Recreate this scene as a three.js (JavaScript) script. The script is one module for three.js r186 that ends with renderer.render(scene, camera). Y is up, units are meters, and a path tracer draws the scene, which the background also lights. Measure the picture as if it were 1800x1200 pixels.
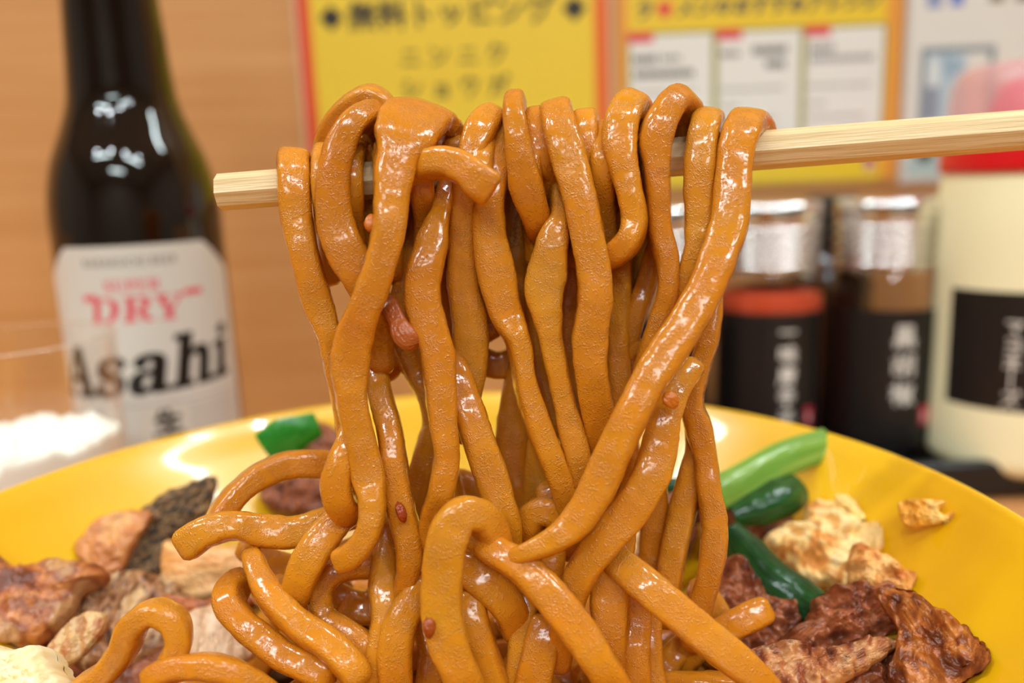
import * as THREE from 'three';
import { mergeGeometries, mergeVertices } from 'three/addons/utils/BufferGeometryUtils.js';
import { RoundedBoxGeometry } from 'three/addons/geometries/RoundedBoxGeometry.js';
import { RectAreaLightUniformsLib } from 'three/addons/lights/RectAreaLightUniformsLib.js';
import { ImprovedNoise } from 'three/addons/math/ImprovedNoise.js';

// ---------------------------------------------------------------- camera, light, exposure
const scene = new THREE.Scene();
scene.background = new THREE.Color(0x000000);
const renderer = new THREE.WebGLRenderer({ antialias: true });
renderer.toneMapping = THREE.LinearToneMapping;
renderer.toneMappingExposure = 1.22;
renderer.shadowMap.enabled = true;
RectAreaLightUniformsLib.init();

const FOV = 45, F = 600 / Math.tan(THREE.MathUtils.degToRad(FOV / 2)), D0 = 0.143;   // D0: distance of the chopstick
const camera = new THREE.PerspectiveCamera(FOV, 1.5, 0.005, 30);
camera.position.set(0, 0.128, 0.14);
camera.rotation.order = 'YXZ';
camera.rotation.set(THREE.MathUtils.degToRad(-11), 0, THREE.MathUtils.degToRad(-2.3));
camera.focus = 0.137;
camera.userData.fStop = 7.2;
camera.updateMatrixWorld(true);
scene.add(camera);

const LAMP_COLOR = new THREE.Color(0.84, 0.99, 1.0), LAMP_POWER = 46, SPOT_COLOR = new THREE.Color(0.88, 0.95, 1.0), SPOT_POWER = 420;
const lampSpots = [];                                     // x, z of the ceiling lamps (m)
for (const [x, z] of [[-1.3, 0.12], [0, 2.6], [1.3, 0.12], [-0.85, 1.7], [0.85, 1.7]]) lampSpots.push([x, z]);
const downSpots = [[-0.35, 0.45], [0.35, 0.45], [-0.35, 1.5], [0.35, 1.5], [-1.1, 1.45], [1.1, 1.45], [-0.8, 0.35], [0.8, 0.35]];

// a pixel of the photograph (1800 x 1200) -> a point at a given distance, or where its ray meets a height
const V = (x, y, z) => new THREE.Vector3(x, y, z);
const ray = (px, py) => V((px - 900) / F, -(py - 600) / F, -1).applyQuaternion(camera.quaternion);
const at = (px, py, d) => ray(px, py).multiplyScalar(d).add(camera.position);
const onHeight = (px, py, h) => { const r = ray(px, py); return r.multiplyScalar((h - camera.position.y) / r.y).add(camera.position); };
const onDepth = (px, py, z) => { const r = ray(px, py); return r.multiplyScalar((z - camera.position.z) / r.z).add(camera.position); };

// ---------------------------------------------------------------- helpers
let seed = 7;
const rnd = () => { seed = (seed * 1664525 + 1013904223) >>> 0; return seed / 4294967296; };
const perlin = new ImprovedNoise();
const n3 = (x, y, z) => perlin.noise(x + 31.7, y + 12.3, z + 57.1);
const fbm = (x, y, z, o = 3) => { let s = 0, a = 1, t = 0; for (let i = 0; i < o; i++) { s += a * n3(x, y, z); t += a; a *= 0.5; x *= 2.03; y *= 2.03; z *= 2.03; } return s / t; };
const used = {};
const numbered = (n) => { const k = used[n] = (used[n] ?? -1) + 1; return k ? `${n}_${String(k).padStart(3, '0')}` : n; };
const lin = (r, g, b) => new THREE.Color().setRGB(r / 255, g / 255, b / 255, THREE.SRGBColorSpace);
function shadows(o) { o.castShadow = o.receiveShadow = true; return o; }
function part(name, geo, mat, parent) { const m = shadows(new THREE.Mesh(geo, mat)); m.name = name; parent.add(m); return m; }
function tag(o, label, category, group) { o.userData.label = label; o.userData.category = category; if (group) o.userData.group = group; return o; }
function thing(name, label, category, pos = [0, 0, 0], group) { const g = new THREE.Group(); g.name = numbered(name); g.position.set(...pos); scene.add(g); return tag(g, label, category, group); }
function single(name, geo, mat, label, category, group) { const m = part(numbered(name), geo, mat, scene); return tag(m, label, category, group); }
function struct(name, geo, mat, pos) { const m = part(name, geo, mat, scene); m.position.set(...pos); m.userData.kind = 'structure'; return m; }
const box = (w, h, d) => new THREE.BoxGeometry(w, h, d);
const lathe = (pts, seg = 72) => new THREE.LatheGeometry(pts.map(([r, y]) => new THREE.Vector2(r, y)), seg);
// a lathe profile with its corners smoothed by a spline
function smoothProfile(pts, n = 80) { const c = new THREE.CatmullRomCurve3(pts.map(([r, y]) => V(r, y, 0)), false, 'centripetal'); return c.getPoints(n).map((p) => [Math.max(p.x, 0), p.y]); }

// tiling noise for textures
function tiling(size, cells, s) {
  const lat = [], out = new Float32Array(size * size); let q = s * 7919 + 13;
  const rr = () => { q = (q * 1664525 + 1013904223) >>> 0; return q / 4294967296; };
  for (let i = 0; i < cells[0] * cells[1]; i++) lat.push(rr());
  const sm = (t) => t * t * t * (t * (t * 6 - 15) + 10);
  for (let y = 0; y < size; y++) for (let x = 0; x < size; x++) {
    const u = x / size * cells[0], v = y / size * cells[1], i = Math.floor(u), j = Math.floor(v), a = sm(u - i), b = sm(v - j);
    const L = (ii, jj) => lat[(jj % cells[1]) * cells[0] + (ii % cells[0])];
    out[y * size + x] = (L(i, j) * (1 - a) + L(i + 1, j) * a) * (1 - b) + (L(i, j + 1) * (1 - a) + L(i + 1, j + 1) * a) * b;
  }
  return out;
}
function layered(size, layers, s) {
  const out = new Float32Array(size * size); let tot = 0;
  layers.forEach(([cx, cy, w], k) => { const t = tiling(size, [cx, cy], s + k); tot += w; for (let i = 0; i < out.length; i++) out[i] += t[i] * w; });
  for (let i = 0; i < out.length; i++) out[i] /= tot;
  return out;
}
function texture(size, fn, srgb, repeat) {
  const d = new Uint8Array(size * size * 4);
  for (let i = 0; i < size * size; i++) { const c = fn(i); for (let k = 0; k < 3; k++) d[i * 4 + k] = Math.max(0, Math.min(255, Math.round(c[k]))); d[i * 4 + 3] = 255; }
  const t = new THREE.DataTexture(d, size, size);
  t.magFilter = THREE.LinearFilter; t.minFilter = THREE.LinearFilter; t.wrapS = t.wrapT = THREE.RepeatWrapping;
  if (srgb) t.colorSpace = THREE.SRGBColorSpace;
  if (repeat) t.repeat.set(...repeat);
  t.needsUpdate = true; return t;
}
const grey = (v) => [v * 255, v * 255, v * 255];
function canvas(w, h, draw) {
  const c = document.createElement('canvas'); c.width = w; c.height = h; draw(c.getContext('2d'), w, h);
  const t = new THREE.CanvasTexture(c); t.colorSpace = THREE.SRGBColorSpace; t.magFilter = THREE.LinearFilter; return t;
}

// ---------------------------------------------------------------- materials
const phys = (o) => new THREE.MeshPhysicalMaterial(o);
const wetNoise = layered(512, [[9, 9, 0.8], [30, 30, 1], [62, 62, 0.8], [118, 118, 0.4]], 3);
const smooth = THREE.MathUtils.smoothstep, patchA = tiling(512, [6, 6], 93);
function gradientTiling(size, cells, s) {             // tiling gradient noise, about -1 to 1
  const g = [], out = new Float32Array(size * size); let q = s * 7919 + 13;
  const rr = () => { q = (q * 1664525 + 1013904223) >>> 0; return q / 4294967296; };
  for (let i = 0; i < cells * cells; i++) { const a = rr() * 6.2832; g.push([Math.cos(a), Math.sin(a)]); }
  const sm = (t) => t * t * t * (t * (t * 6 - 15) + 10);
  for (let y = 0; y < size; y++) for (let x = 0; x < size; x++) {
    const u = x / size * cells, v = y / size * cells, i = Math.floor(u), j = Math.floor(v), fx = u - i, fy = v - j, a = sm(fx), b = sm(fy);
    const d = (ii, jj) => { const k = g[((j + jj) % cells) * cells + ((i + ii) % cells)]; return k[0] * (fx - ii) + k[1] * (fy - jj); };
    out[y * size + x] = 1.5 * ((d(0, 0) * (1 - a) + d(1, 0) * a) * (1 - b) + (d(0, 1) * (1 - a) + d(1, 1) * a) * b);
  }
  return out;
}
const gA = gradientTiling(512, 11, 41), gB = gradientTiling(512, 23, 42), gC = gradientTiling(512, 47, 43);
const wetBump = texture(512, (i) => grey(0.5 + (0.3 + 0.7 * smooth(patchA[i], 0.25, 0.7)) * (0.30 * gA[i] + 0.26 * gB[i] + 0.10 * gC[i])));   // uneven film of sauce
// beads, specks and creases of sauce sitting on the smooth noodles; one tile is 12 mm
const dropMap = (() => {
  const N = 1024, h = new Float32Array(N * N), patch = tiling(N, [7, 7], 61); let q = 4242;
  const rr = () => { q = (q * 1664525 + 1013904223) >>> 0; return q / 4294967296; };
  const dome = (cx, cy, r, top) => { const k = Math.ceil(r); for (let y = -k; y <= k; y++) for (let x = -k; x <= k; x++) { const d = (x * x + y * y) / (r * r); if (d < 1) { const i = ((Math.round(cy) + y + N) % N) * N + ((Math.round(cx) + x + N) % N); h[i] = Math.max(h[i], top * (1 - d) ** 1.3); } } };
  for (let k = 0; k < 3000; k++) { const x = rr() * N, y = rr() * N, m = patch[Math.floor(y) * N + Math.floor(x)]; if (rr() < smooth(m, 0.3, 0.72) + 0.1) { const r = 5 + 12 * rr() ** 2.2; dome(x, y, r, r / 17); } }
  for (let k = 0; k < 150; k++) { let x = rr() * N, y = rr() * N, a = rr() * 6.28; const n = 8 + rr() * 26, r = 6 + rr() * 5; for (let i = 0; i < n; i++) { dome((x + N) % N, (y + N) % N, r, r / 15); a += (rr() - 0.5) * 1.3; x += Math.cos(a) * 3; y += Math.sin(a) * 3; } }
  return h;
})();
const dropGentle = layered(1024, [[14, 14, 1], [28, 28, 0.6]], 71), dropBump = texture(1024, (i) => grey(0.75 * dropMap[i] + 0.24 * dropGentle[i]));
const noodleMaterials = [[0.60, 0.205, 0.010], [0.63, 0.222, 0.012], [0.57, 0.186, 0.009], [0.62, 0.230, 0.015]].map(([r, g, b]) => phys({ color: new THREE.Color().setRGB(r, g, b), vertexColors: true, roughness: 0.13, ior: 1.5, clearcoat: 0.1, clearcoatRoughness: 0.1, bumpMap: dropBump, bumpScale: 0.00012 }));
const meatMaterial = phys({ color: 0xffffff, vertexColors: true, roughness: 0.32, bumpMap: wetBump, bumpScale: 0.0003 });
const crustMaterial = phys({ color: 0xffffff, vertexColors: true, roughness: 0.75, bumpMap: wetBump, bumpScale: 0.0005 });
const softMaterial = phys({ color: 0xffffff, vertexColors: true, roughness: 0.5, bumpMap: wetBump, bumpScale: 0.0003 });
const leafMaterial = phys({ color: 0xffffff, vertexColors: true, roughness: 0.22, bumpMap: wetBump, bumpScale: 0.00006 });
const white = new THREE.MeshStandardMaterial({ color: lin(236, 230, 218), roughness: 0.7 });
const paneGlass = phys({ color: 0xffffff, transmission: 1, thickness: 0, roughness: 0.02, ior: 1.45 });
const chrome = new THREE.MeshStandardMaterial({ color: new THREE.Color(0.82, 0.8, 0.78), metalness: 1, roughness: 0.16 });
const ink = new THREE.MeshStandardMaterial({ color: lin(16, 13, 13), roughness: 0.45 });

const woodNoise = layered(1024, [[6, 220, 1], [3, 90, 1], [10, 400, 0.6], [3, 5, 1.2]], 11);
const wallTexture = texture(1024, (i) => { const v = (woodNoise[i] - 0.5) * 1.3; return [206 + v * 26, 147 + v * 32, 87 + v * 34]; }, true, [1 / 0.5, 1 / 0.5]);
const wallWood = new THREE.MeshStandardMaterial({ map: wallTexture, roughness: 0.55 });
const counterTexture = texture(1024, (i) => { const v = (woodNoise[i] - 0.5) * 2; return [196 + v * 40, 134 + v * 44, 82 + v * 40]; }, true, [1 / 0.5, 1 / 0.5]);
const counterWood = phys({ map: counterTexture, roughness: 0.4 });
const stickNoise = layered(512, [[4, 60, 1], [10, 140, 0.8], [3, 20, 1]], 23);
const stickTexture = texture(512, (i) => { const v = (stickNoise[i] - 0.5) * 2; return [222 + v * 22, 192 + v * 30, 142 + v * 40]; }, true, [1 / 0.05, 1 / 0.02]);
const stickBump = texture(512, (i) => grey(stickNoise[i]), false, [1 / 0.05, 1 / 0.02]);
const stickWood = new THREE.MeshStandardMaterial({ map: stickTexture, bumpMap: stickBump, bumpScale: 0.00012, roughness: 0.6 });

// uv in metres for boxes
function boxUV(g) { const p = g.attributes.position, n = g.attributes.normal, uv = g.attributes.uv; for (let i = 0; i < p.count; i++) { const ax = Math.abs(n.getX(i)), ay = Math.abs(n.getY(i)); if (ay > 0.6) uv.setXY(i, p.getX(i), p.getZ(i)); else if (ax > 0.6) uv.setXY(i, p.getZ(i), p.getY(i)); else uv.setXY(i, p.getX(i), p.getY(i)); } return g; }

// ---------------------------------------------------------------- the room
const WALL_Z = 0.14 - 0.408, FLOOR = -0.76, CEIL = 1.7, XL = -2.5, XR = 2.5, ZB = 3.4, T = 0.1;
const plaster = new THREE.MeshStandardMaterial({ color: lin(235, 233, 228), roughness: 0.85 }), panelling = new THREE.MeshStandardMaterial({ color: lin(150, 138, 124), roughness: 0.7 });
struct('wall_back', boxUV(box(XR - XL + 2 * T, CEIL - FLOOR, T)), wallWood, [0, (CEIL + FLOOR) / 2, WALL_Z - T / 2]);
struct('wall_front', box(XR - XL + 2 * T, CEIL - FLOOR, T), panelling, [0, (CEIL + FLOOR) / 2, ZB + T / 2]);
struct('wall_left', box(T, CEIL - FLOOR, ZB - WALL_Z), panelling, [XL - T / 2, (CEIL + FLOOR) / 2, (ZB + WALL_Z) / 2]);
struct('wall_right', box(T, CEIL - FLOOR, ZB - WALL_Z), panelling, [XR + T / 2, (CEIL + FLOOR) / 2, (ZB + WALL_Z) / 2]);
struct('ceiling', box(XR - XL + 2 * T, T, ZB - WALL_Z + 2 * T), plaster, [0, CEIL + T / 2, (ZB + WALL_Z) / 2]);
struct('floor', box(XR - XL + 2 * T, T, ZB - WALL_Z + 2 * T), new THREE.MeshStandardMaterial({ color: lin(120, 114, 108), roughness: 0.6 }), [0, FLOOR - T / 2, (ZB + WALL_Z) / 2]);

{ // ceiling lamps: long fluorescent fittings, each with its light
  const tubeMat = new THREE.MeshStandardMaterial({ color: 0xffffff, emissive: LAMP_COLOR, emissiveIntensity: 14, roughness: 0.5 });
  const bulbMat = new THREE.MeshStandardMaterial({ color: 0xffffff, emissive: SPOT_COLOR, emissiveIntensity: 20, roughness: 0.5 });
  downSpots.forEach(([x, z]) => {
    const t = thing('downlight', 'small round downlight in the ceiling between the fluorescent fittings', 'lamp', [x, CEIL, z], 'ceiling downlights');
    part('ring', lathe([[0.034, -0.001], [0.05, -0.001], [0.05, -0.012], [0.044, -0.016], [0.034, -0.012], [0.034, -0.001]], 40), white, t);
    part('bulb', lathe([[0, -0.002], [0.033, -0.002], [0.033, -0.008], [0.02, -0.011], [0, -0.012]], 32), bulbMat, t);
    const l = new THREE.RectAreaLight(SPOT_COLOR, SPOT_POWER, 0.05, 0.05); l.name = 'downlight_light'; l.position.y = -0.018; l.rotation.x = -Math.PI / 2; t.add(l);
  });
  lampSpots.forEach(([x, z], i) => {
    const t = thing('ceiling_lamp', 'long white fluorescent fitting on the ceiling above the counter', 'lamp', [x, CEIL, z], 'ceiling lamps');
    const body = part('housing', box(0.96, 0.04, 0.12), white, t); body.position.y = -0.02;
    const dif = part('diffuser', box(0.9, 0.008, 0.07), tubeMat, t); dif.position.y = -0.044;
    const l = new THREE.RectAreaLight(LAMP_COLOR, LAMP_POWER, 0.9, 0.07); l.name = 'lamp_light'; l.position.y = -0.05; l.rotation.x = -Math.PI / 2; t.add(l);
  });
}

{ // counter
  const c = thing('counter', 'pale brown wooden counter top carrying the bowl and the condiments', 'counter', [0, 0, 0]);
  const top = part('counter_top', boxUV(box(XR - XL - 0.02, 0.04, 0.72)), counterWood, c); top.position.set(0, -0.02, WALL_Z + 0.361);
  const front = part('front_panel', boxUV(box(XR - XL - 0.02, -FLOOR - 0.04, 0.03)), counterWood, c); front.position.set(0, (FLOOR - 0.04) / 2, WALL_Z + 0.5);
}

// ---------------------------------------------------------------- lettering, drawn stroke by stroke in a 100 x 100 cell
const DAKU = [[82, 8, 88, 20], [92, 3, 98, 14]];
const glyphs = {
  ト: [[40, 8, 40, 92], [40, 40, 76, 62]], ッ: [[20, 40, 28, 58], [45, 36, 52, 55], [80, 38, 70, 65, 40, 88]],
  ピ: [[25, 15, 25, 82, 80, 82], [25, 46, 70, 32], [84, 8, 92, 14, 84, 22, 77, 14, 84, 8]], ン: [[14, 20, 40, 38], [18, 86, 60, 70, 88, 30]],
  グ: [[36, 12, 14, 50], [30, 26, 76, 26, 60, 66, 28, 92], ...DAKU], ニ: [[25, 30, 75, 30], [12, 80, 88, 80]], ク: [[38, 10, 14, 50], [32, 25, 82, 25, 64, 66, 28, 92]],
  シ: [[20, 15, 38, 27], [12, 42, 30, 54], [20, 88, 60, 72, 88, 32]], ョ: [[30, 40, 75, 40, 75, 90], [32, 64, 75, 64], [28, 88, 75, 88]],
  ウ: [[50, 4, 50, 22], [18, 46, 18, 24, 82, 24, 75, 56, 40, 92]], ガ: [[15, 32, 75, 32, 70, 80, 56, 84], [45, 10, 42, 45, 15, 90], ...DAKU],
  無: [[30, 4, 14, 26], [22, 18, 90, 18], [6, 40, 95, 40], [12, 62, 90, 62], [28, 18, 28, 62], [45, 18, 45, 62], [62, 18, 62, 62], [78, 18, 78, 62], [15, 74, 8, 94], [36, 74, 34, 92], [58, 74, 62, 92], [80, 74, 92, 94]],
  料: [[28, 4, 28, 96], [5, 42, 52, 42], [12, 15, 20, 32], [45, 12, 36, 32], [28, 45, 8, 76], [28, 45, 50, 70], [62, 18, 70, 28], [58, 42, 68, 52], [52, 68, 97, 58], [82, 4, 82, 97]],
  ラ: [[25, 14, 75, 14], [15, 40, 84, 40, 70, 70, 35, 95]], メ: [[75, 10, 55, 55, 16, 90], [28, 35, 82, 80]],
  の: [[52, 20, 45, 60, 25, 80, 12, 60, 25, 30, 55, 18, 82, 35, 85, 60, 58, 88]], お: [[15, 30, 60, 30], [35, 8, 35, 85, 15, 75, 45, 52, 80, 60, 70, 88, 52, 85], [72, 20, 90, 36]],
  す: [[8, 25, 92, 25], [55, 4, 55, 60, 38, 62, 38, 45, 55, 45, 55, 75, 35, 96]], め: [[25, 25, 40, 75], [65, 14, 45, 70, 20, 85, 14, 60, 45, 35, 75, 40, 86, 65, 60, 90]],
  ア: [[15, 18, 85, 18, 60, 45], [50, 38, 45, 65, 20, 93]], レ: [[28, 8, 28, 86, 86, 44]], ジ: [[20, 15, 38, 27], [12, 42, 30, 54], [20, 88, 60, 72, 88, 35], ...DAKU],
  一: [[8, 50, 92, 50]], 味: [[8, 25, 30, 25, 30, 70, 8, 70, 8, 25], [42, 28, 92, 28], [36, 52, 97, 52], [67, 4, 67, 96], [66, 54, 38, 85], [68, 54, 96, 85]],
  唐: [[50, 3, 50, 14], [15, 15, 92, 15], [15, 15, 15, 60, 5, 95], [30, 30, 85, 30, 85, 55, 30, 55], [22, 42, 95, 42], [57, 20, 57, 66], [35, 70, 80, 70, 80, 94, 35, 94, 35, 70]],
  辛: [[50, 3, 50, 15], [18, 17, 82, 17], [32, 22, 38, 38], [68, 22, 60, 38], [8, 42, 92, 42], [18, 64, 82, 64], [50, 42, 50, 97]], 子: [[20, 12, 78, 12, 52, 35], [52, 35, 52, 85, 40, 92], [6, 50, 94, 50]],
  黒: [[20, 8, 80, 8, 80, 45, 20, 45, 20, 8], [20, 26, 80, 26], [50, 8, 50, 68], [15, 56, 85, 56], [5, 70, 95, 70], [18, 80, 10, 95], [38, 80, 36, 94], [60, 80, 64, 94], [82, 80, 92, 95]],
  胡: [[6, 28, 50, 28], [28, 6, 28, 50], [10, 50, 46, 50, 46, 80, 10, 80, 10, 50], [62, 10, 62, 60, 52, 95], [62, 10, 92, 10, 92, 92, 84, 95], [62, 36, 92, 36], [62, 62, 92, 62]],
  椒: [[5, 28, 38, 28], [22, 4, 22, 97], [22, 32, 5, 65], [22, 32, 36, 52], [52, 8, 52, 50], [52, 28, 68, 28], [42, 48, 70, 48], [56, 50, 56, 96], [46, 62, 40, 82], [64, 60, 70, 78], [74, 22, 94, 22, 82, 65, 68, 95], [74, 35, 84, 70, 97, 92]],
  生: [[28, 8, 15, 38], [22, 30, 85, 30], [22, 58, 80, 58], [6, 90, 94, 90], [52, 5, 52, 90]],
  マ: [[12, 20, 88, 20, 50, 65], [38, 50, 62, 78]], ヨ: [[20, 15, 80, 15, 80, 88], [22, 50, 80, 50], [18, 88, 80, 88]], ネ: [[50, 4, 55, 18], [18, 28, 78, 28, 15, 70], [52, 48, 52, 96], [62, 55, 85, 72]],
  ー: [[50, 8, 50, 92]], ズ: [[20, 20, 72, 20, 55, 60, 15, 90], [55, 58, 85, 88], ...DAKU],
};
function write(c, text, x, y, size, weight, { vertical = false, pitch = 1, slant = 0 } = {}) {
  c.lineWidth = weight; c.lineCap = 'square'; c.lineJoin = 'miter';
  [...text].forEach((ch, k) => {
    const ox = vertical ? x : x + k * size * pitch, oy = vertical ? y + k * size * pitch : y;
    for (const s of glyphs[ch] ?? []) { c.beginPath(); for (let i = 0; i < s.length; i += 2) c.lineTo(ox + (s[i] - slant * (s[i + 1] - 50)) / 100 * size, oy + s[i + 1] / 100 * size); c.stroke(); }
  });
}

// ---------------------------------------------------------------- posters on the wall, each a printed sheet in a clear sleeve
function poster(name, label, x0, x1, yBottom, hgt, draw, backing) {
  const xm = (x0 + x1) / 2, a = onDepth(x0, 160, WALL_Z), b = onDepth(x1, 160, WALL_Z), bot = onDepth(xm, yBottom, WALL_Z).y, w = b.x - a.x;
  const g = thing(name, label, 'poster', [(a.x + b.x) / 2, bot, WALL_Z]);
  const sheet = part('printed_sheet', box(w - 0.004, hgt - 0.004, 0.0006), new THREE.MeshStandardMaterial({ map: canvas(1024, Math.round(1024 * hgt / w), draw), roughness: 0.45 }), g); sheet.position.set(0, hgt / 2, 0.0012);
  const sl = part('clear_sleeve', box(w, hgt, 0.0008), phys({ color: 0xffffff, transmission: 1, thickness: 0, roughness: 0.12, ior: 1.4 }), g); sl.position.set(0, hgt / 2, 0.0022);
  const back = part('backing', box(w, hgt, 0.0008), new THREE.MeshStandardMaterial({ color: backing, roughness: 0.5 }), g); back.position.set(0, hgt / 2, 0.0005);
  return g;
}
// first poster: yellow sheet, black heading between two diamonds
poster('topping_poster', 'yellow poster with red edge and black heading between two diamonds', 527, 1078, 322, 0.118, (c, w, h) => {
  const s = w / 551, Y = (y) => h - (322 - y) * s, X = (x) => (x - 527) * s;
  c.fillStyle = '#f0701e'; c.fillRect(0, 0, w, h);
  c.fillStyle = '#e9402a'; c.fillRect(0, 0, 14 * s, h);
  c.fillStyle = '#f8d433'; c.fillRect(X(551), 0, (1052 - 551) * s, h - 12 * s);
  c.strokeStyle = c.fillStyle = '#1c1410';
  for (const [x, y] of [[587, 32], [1018, 32]]) { c.beginPath(); c.moveTo(X(x), Y(y - 22)); c.lineTo(X(x + 22), Y(y)); c.lineTo(X(x), Y(y + 22)); c.lineTo(X(x - 22), Y(y)); c.fill(); }
  write(c, '無料トッピング', X(617), Y(5), 50 * s, 6.5 * s, { pitch: 1.05 });
  c.strokeStyle = '#4a4214';
  write(c, 'ニンニク', X(704), Y(84), 38 * s, 5 * s, { pitch: 1.36 });
  write(c, 'ショウガ', X(704), Y(140), 38 * s, 5 * s, { pitch: 1.36 });
}, lin(226, 190, 150));
// second poster: yellow sheet with three white cards
poster('menu_poster', 'yellow poster with three white text cards and red tags', 1080, 1582, 330, 0.118, (c, w, h) => {
  const s = w / 502, Y = (y) => h - (330 - y) * s, X = (x) => (x - 1080) * s;
  c.fillStyle = '#f3a53a'; c.fillRect(0, 0, w, h);
  c.fillStyle = '#f7d22f'; c.fillRect(X(1098), 0, (1556 - 1098) * s, h);
  c.strokeStyle = '#2a2a50';
  write(c, 'ラ', X(1112), Y(4), 30 * s, 5 * s, { slant: 0.2 });
  write(c, 'メンのおすすめアレンジ', X(1186), Y(2), 31 * s, 4.6 * s, { slant: 0.2, pitch: 1.06 });
  c.fillStyle = '#e8333f'; c.beginPath(); c.moveTo(X(1163), Y(36)); c.bezierCurveTo(X(1140), Y(16), X(1150), Y(0), X(1163), Y(10)); c.bezierCurveTo(X(1176), Y(0), X(1186), Y(16), X(1163), Y(36)); c.fill();
  [[1100, 1247], [1258, 1405], [1416, 1554]].forEach(([a, b], k) => {
    c.fillStyle = '#a9a450'; c.fillRect(X(a - 6), Y(56), (b - a + 12) * s, 232 * s);
    c.fillStyle = '#f4efe6'; c.fillRect(X(a), Y(62), (b - a) * s, 222 * s);
    c.fillStyle = '#e4384a'; c.fillRect(X(a - 4), Y(56), 46 * s, 18 * s);
    c.fillStyle = k === 2 ? '#8a8580' : '#3f3a38';
    const bars = k === 0 ? [[6, 30, 42, 13], [56, 32, 34, 8], [8, 56, 108, 13]] : k === 1 ? [[4, 28, 36, 9], [62, 22, 60, 14], [86, 46, 36, 14]] : [[6, 22, 40, 14], [6, 42, 112, 11]];
    for (const [x, y, bw, bh] of bars) for (let q = 0; q < bw; q += 9) c.fillRect(X(a + x + q), Y(66 + y + (q % 2)), 6.5 * s, bh * s);
    c.fillStyle = '#a9a29a';
    for (const [x, y, bw] of [[4, 92, 60], [70, 92, 48], [4, 122, 30], [4, 146, 100], [60, 170, 50], [4, 190, 90]]) for (let q = 0; q < bw; q += 7) c.fillRect(X(a + x + q), Y(66 + y), 5 * s, 6 * s);
  });
  c.fillStyle = '#b03070'; c.fillRect(X(1528), Y(286), 18 * s, 28 * s); c.fillStyle = '#f4d9cf'; c.fillRect(X(1532), Y(302), 10 * s, 10 * s);
}, lin(214, 150, 86));
// third poster: white sheet with a pale blue drawing in a grey frame
poster('drink_poster', 'white poster with grey and blue framed picture of a glass', 1586, 2080, 314, 0.118, (c, w, h) => {
  const s = w / 494, Y = (y) => h - (314 - y) * s, X = (x) => (x - 1586) * s;
  c.fillStyle = '#eee8dc'; c.fillRect(0, 0, w, h);
  c.fillStyle = '#8f9cc4'; c.fillRect(X(1612), Y(-8), 26 * s, 24 * s); c.fillStyle = '#5a76cf'; c.fillRect(X(1654), Y(-8), 22 * s, 22 * s);
  c.fillStyle = '#7d6b48'; for (const x of [1722, 1768, 1806]) c.fillRect(X(x), Y(-6), 26 * s, 16 * s);
  c.strokeStyle = '#8b979c'; c.lineWidth = 11 * s; c.strokeRect(X(1612), Y(88), 122 * s, 180 * s);
  c.fillStyle = '#c3d3da'; c.fillRect(X(1618), Y(94), 70 * s, 120 * s);
  c.fillStyle = '#e7ebe8'; c.beginPath(); c.ellipse(X(1630), Y(130), 12 * s, 30 * s, 0, 0, 7); c.fill();
  c.fillStyle = '#a5bccb'; c.beginPath(); c.moveTo(X(1645), Y(92)); c.lineTo(X(1690), Y(118)); c.lineTo(X(1650), Y(140)); c.fill();
  c.fillStyle = '#9aa0ac'; c.fillRect(X(1612), Y(150), 30 * s, 60 * s);
  c.fillStyle = '#bcd3d0'; c.fillRect(X(1590), Y(264), 90 * s, 44 * s);
  c.fillStyle = '#1d1a1c'; c.beginPath(); c.ellipse(X(1622), Y(272), 14 * s, 11 * s, 0, 0, 7); c.fill();
}, lin(220, 214, 204));

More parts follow.
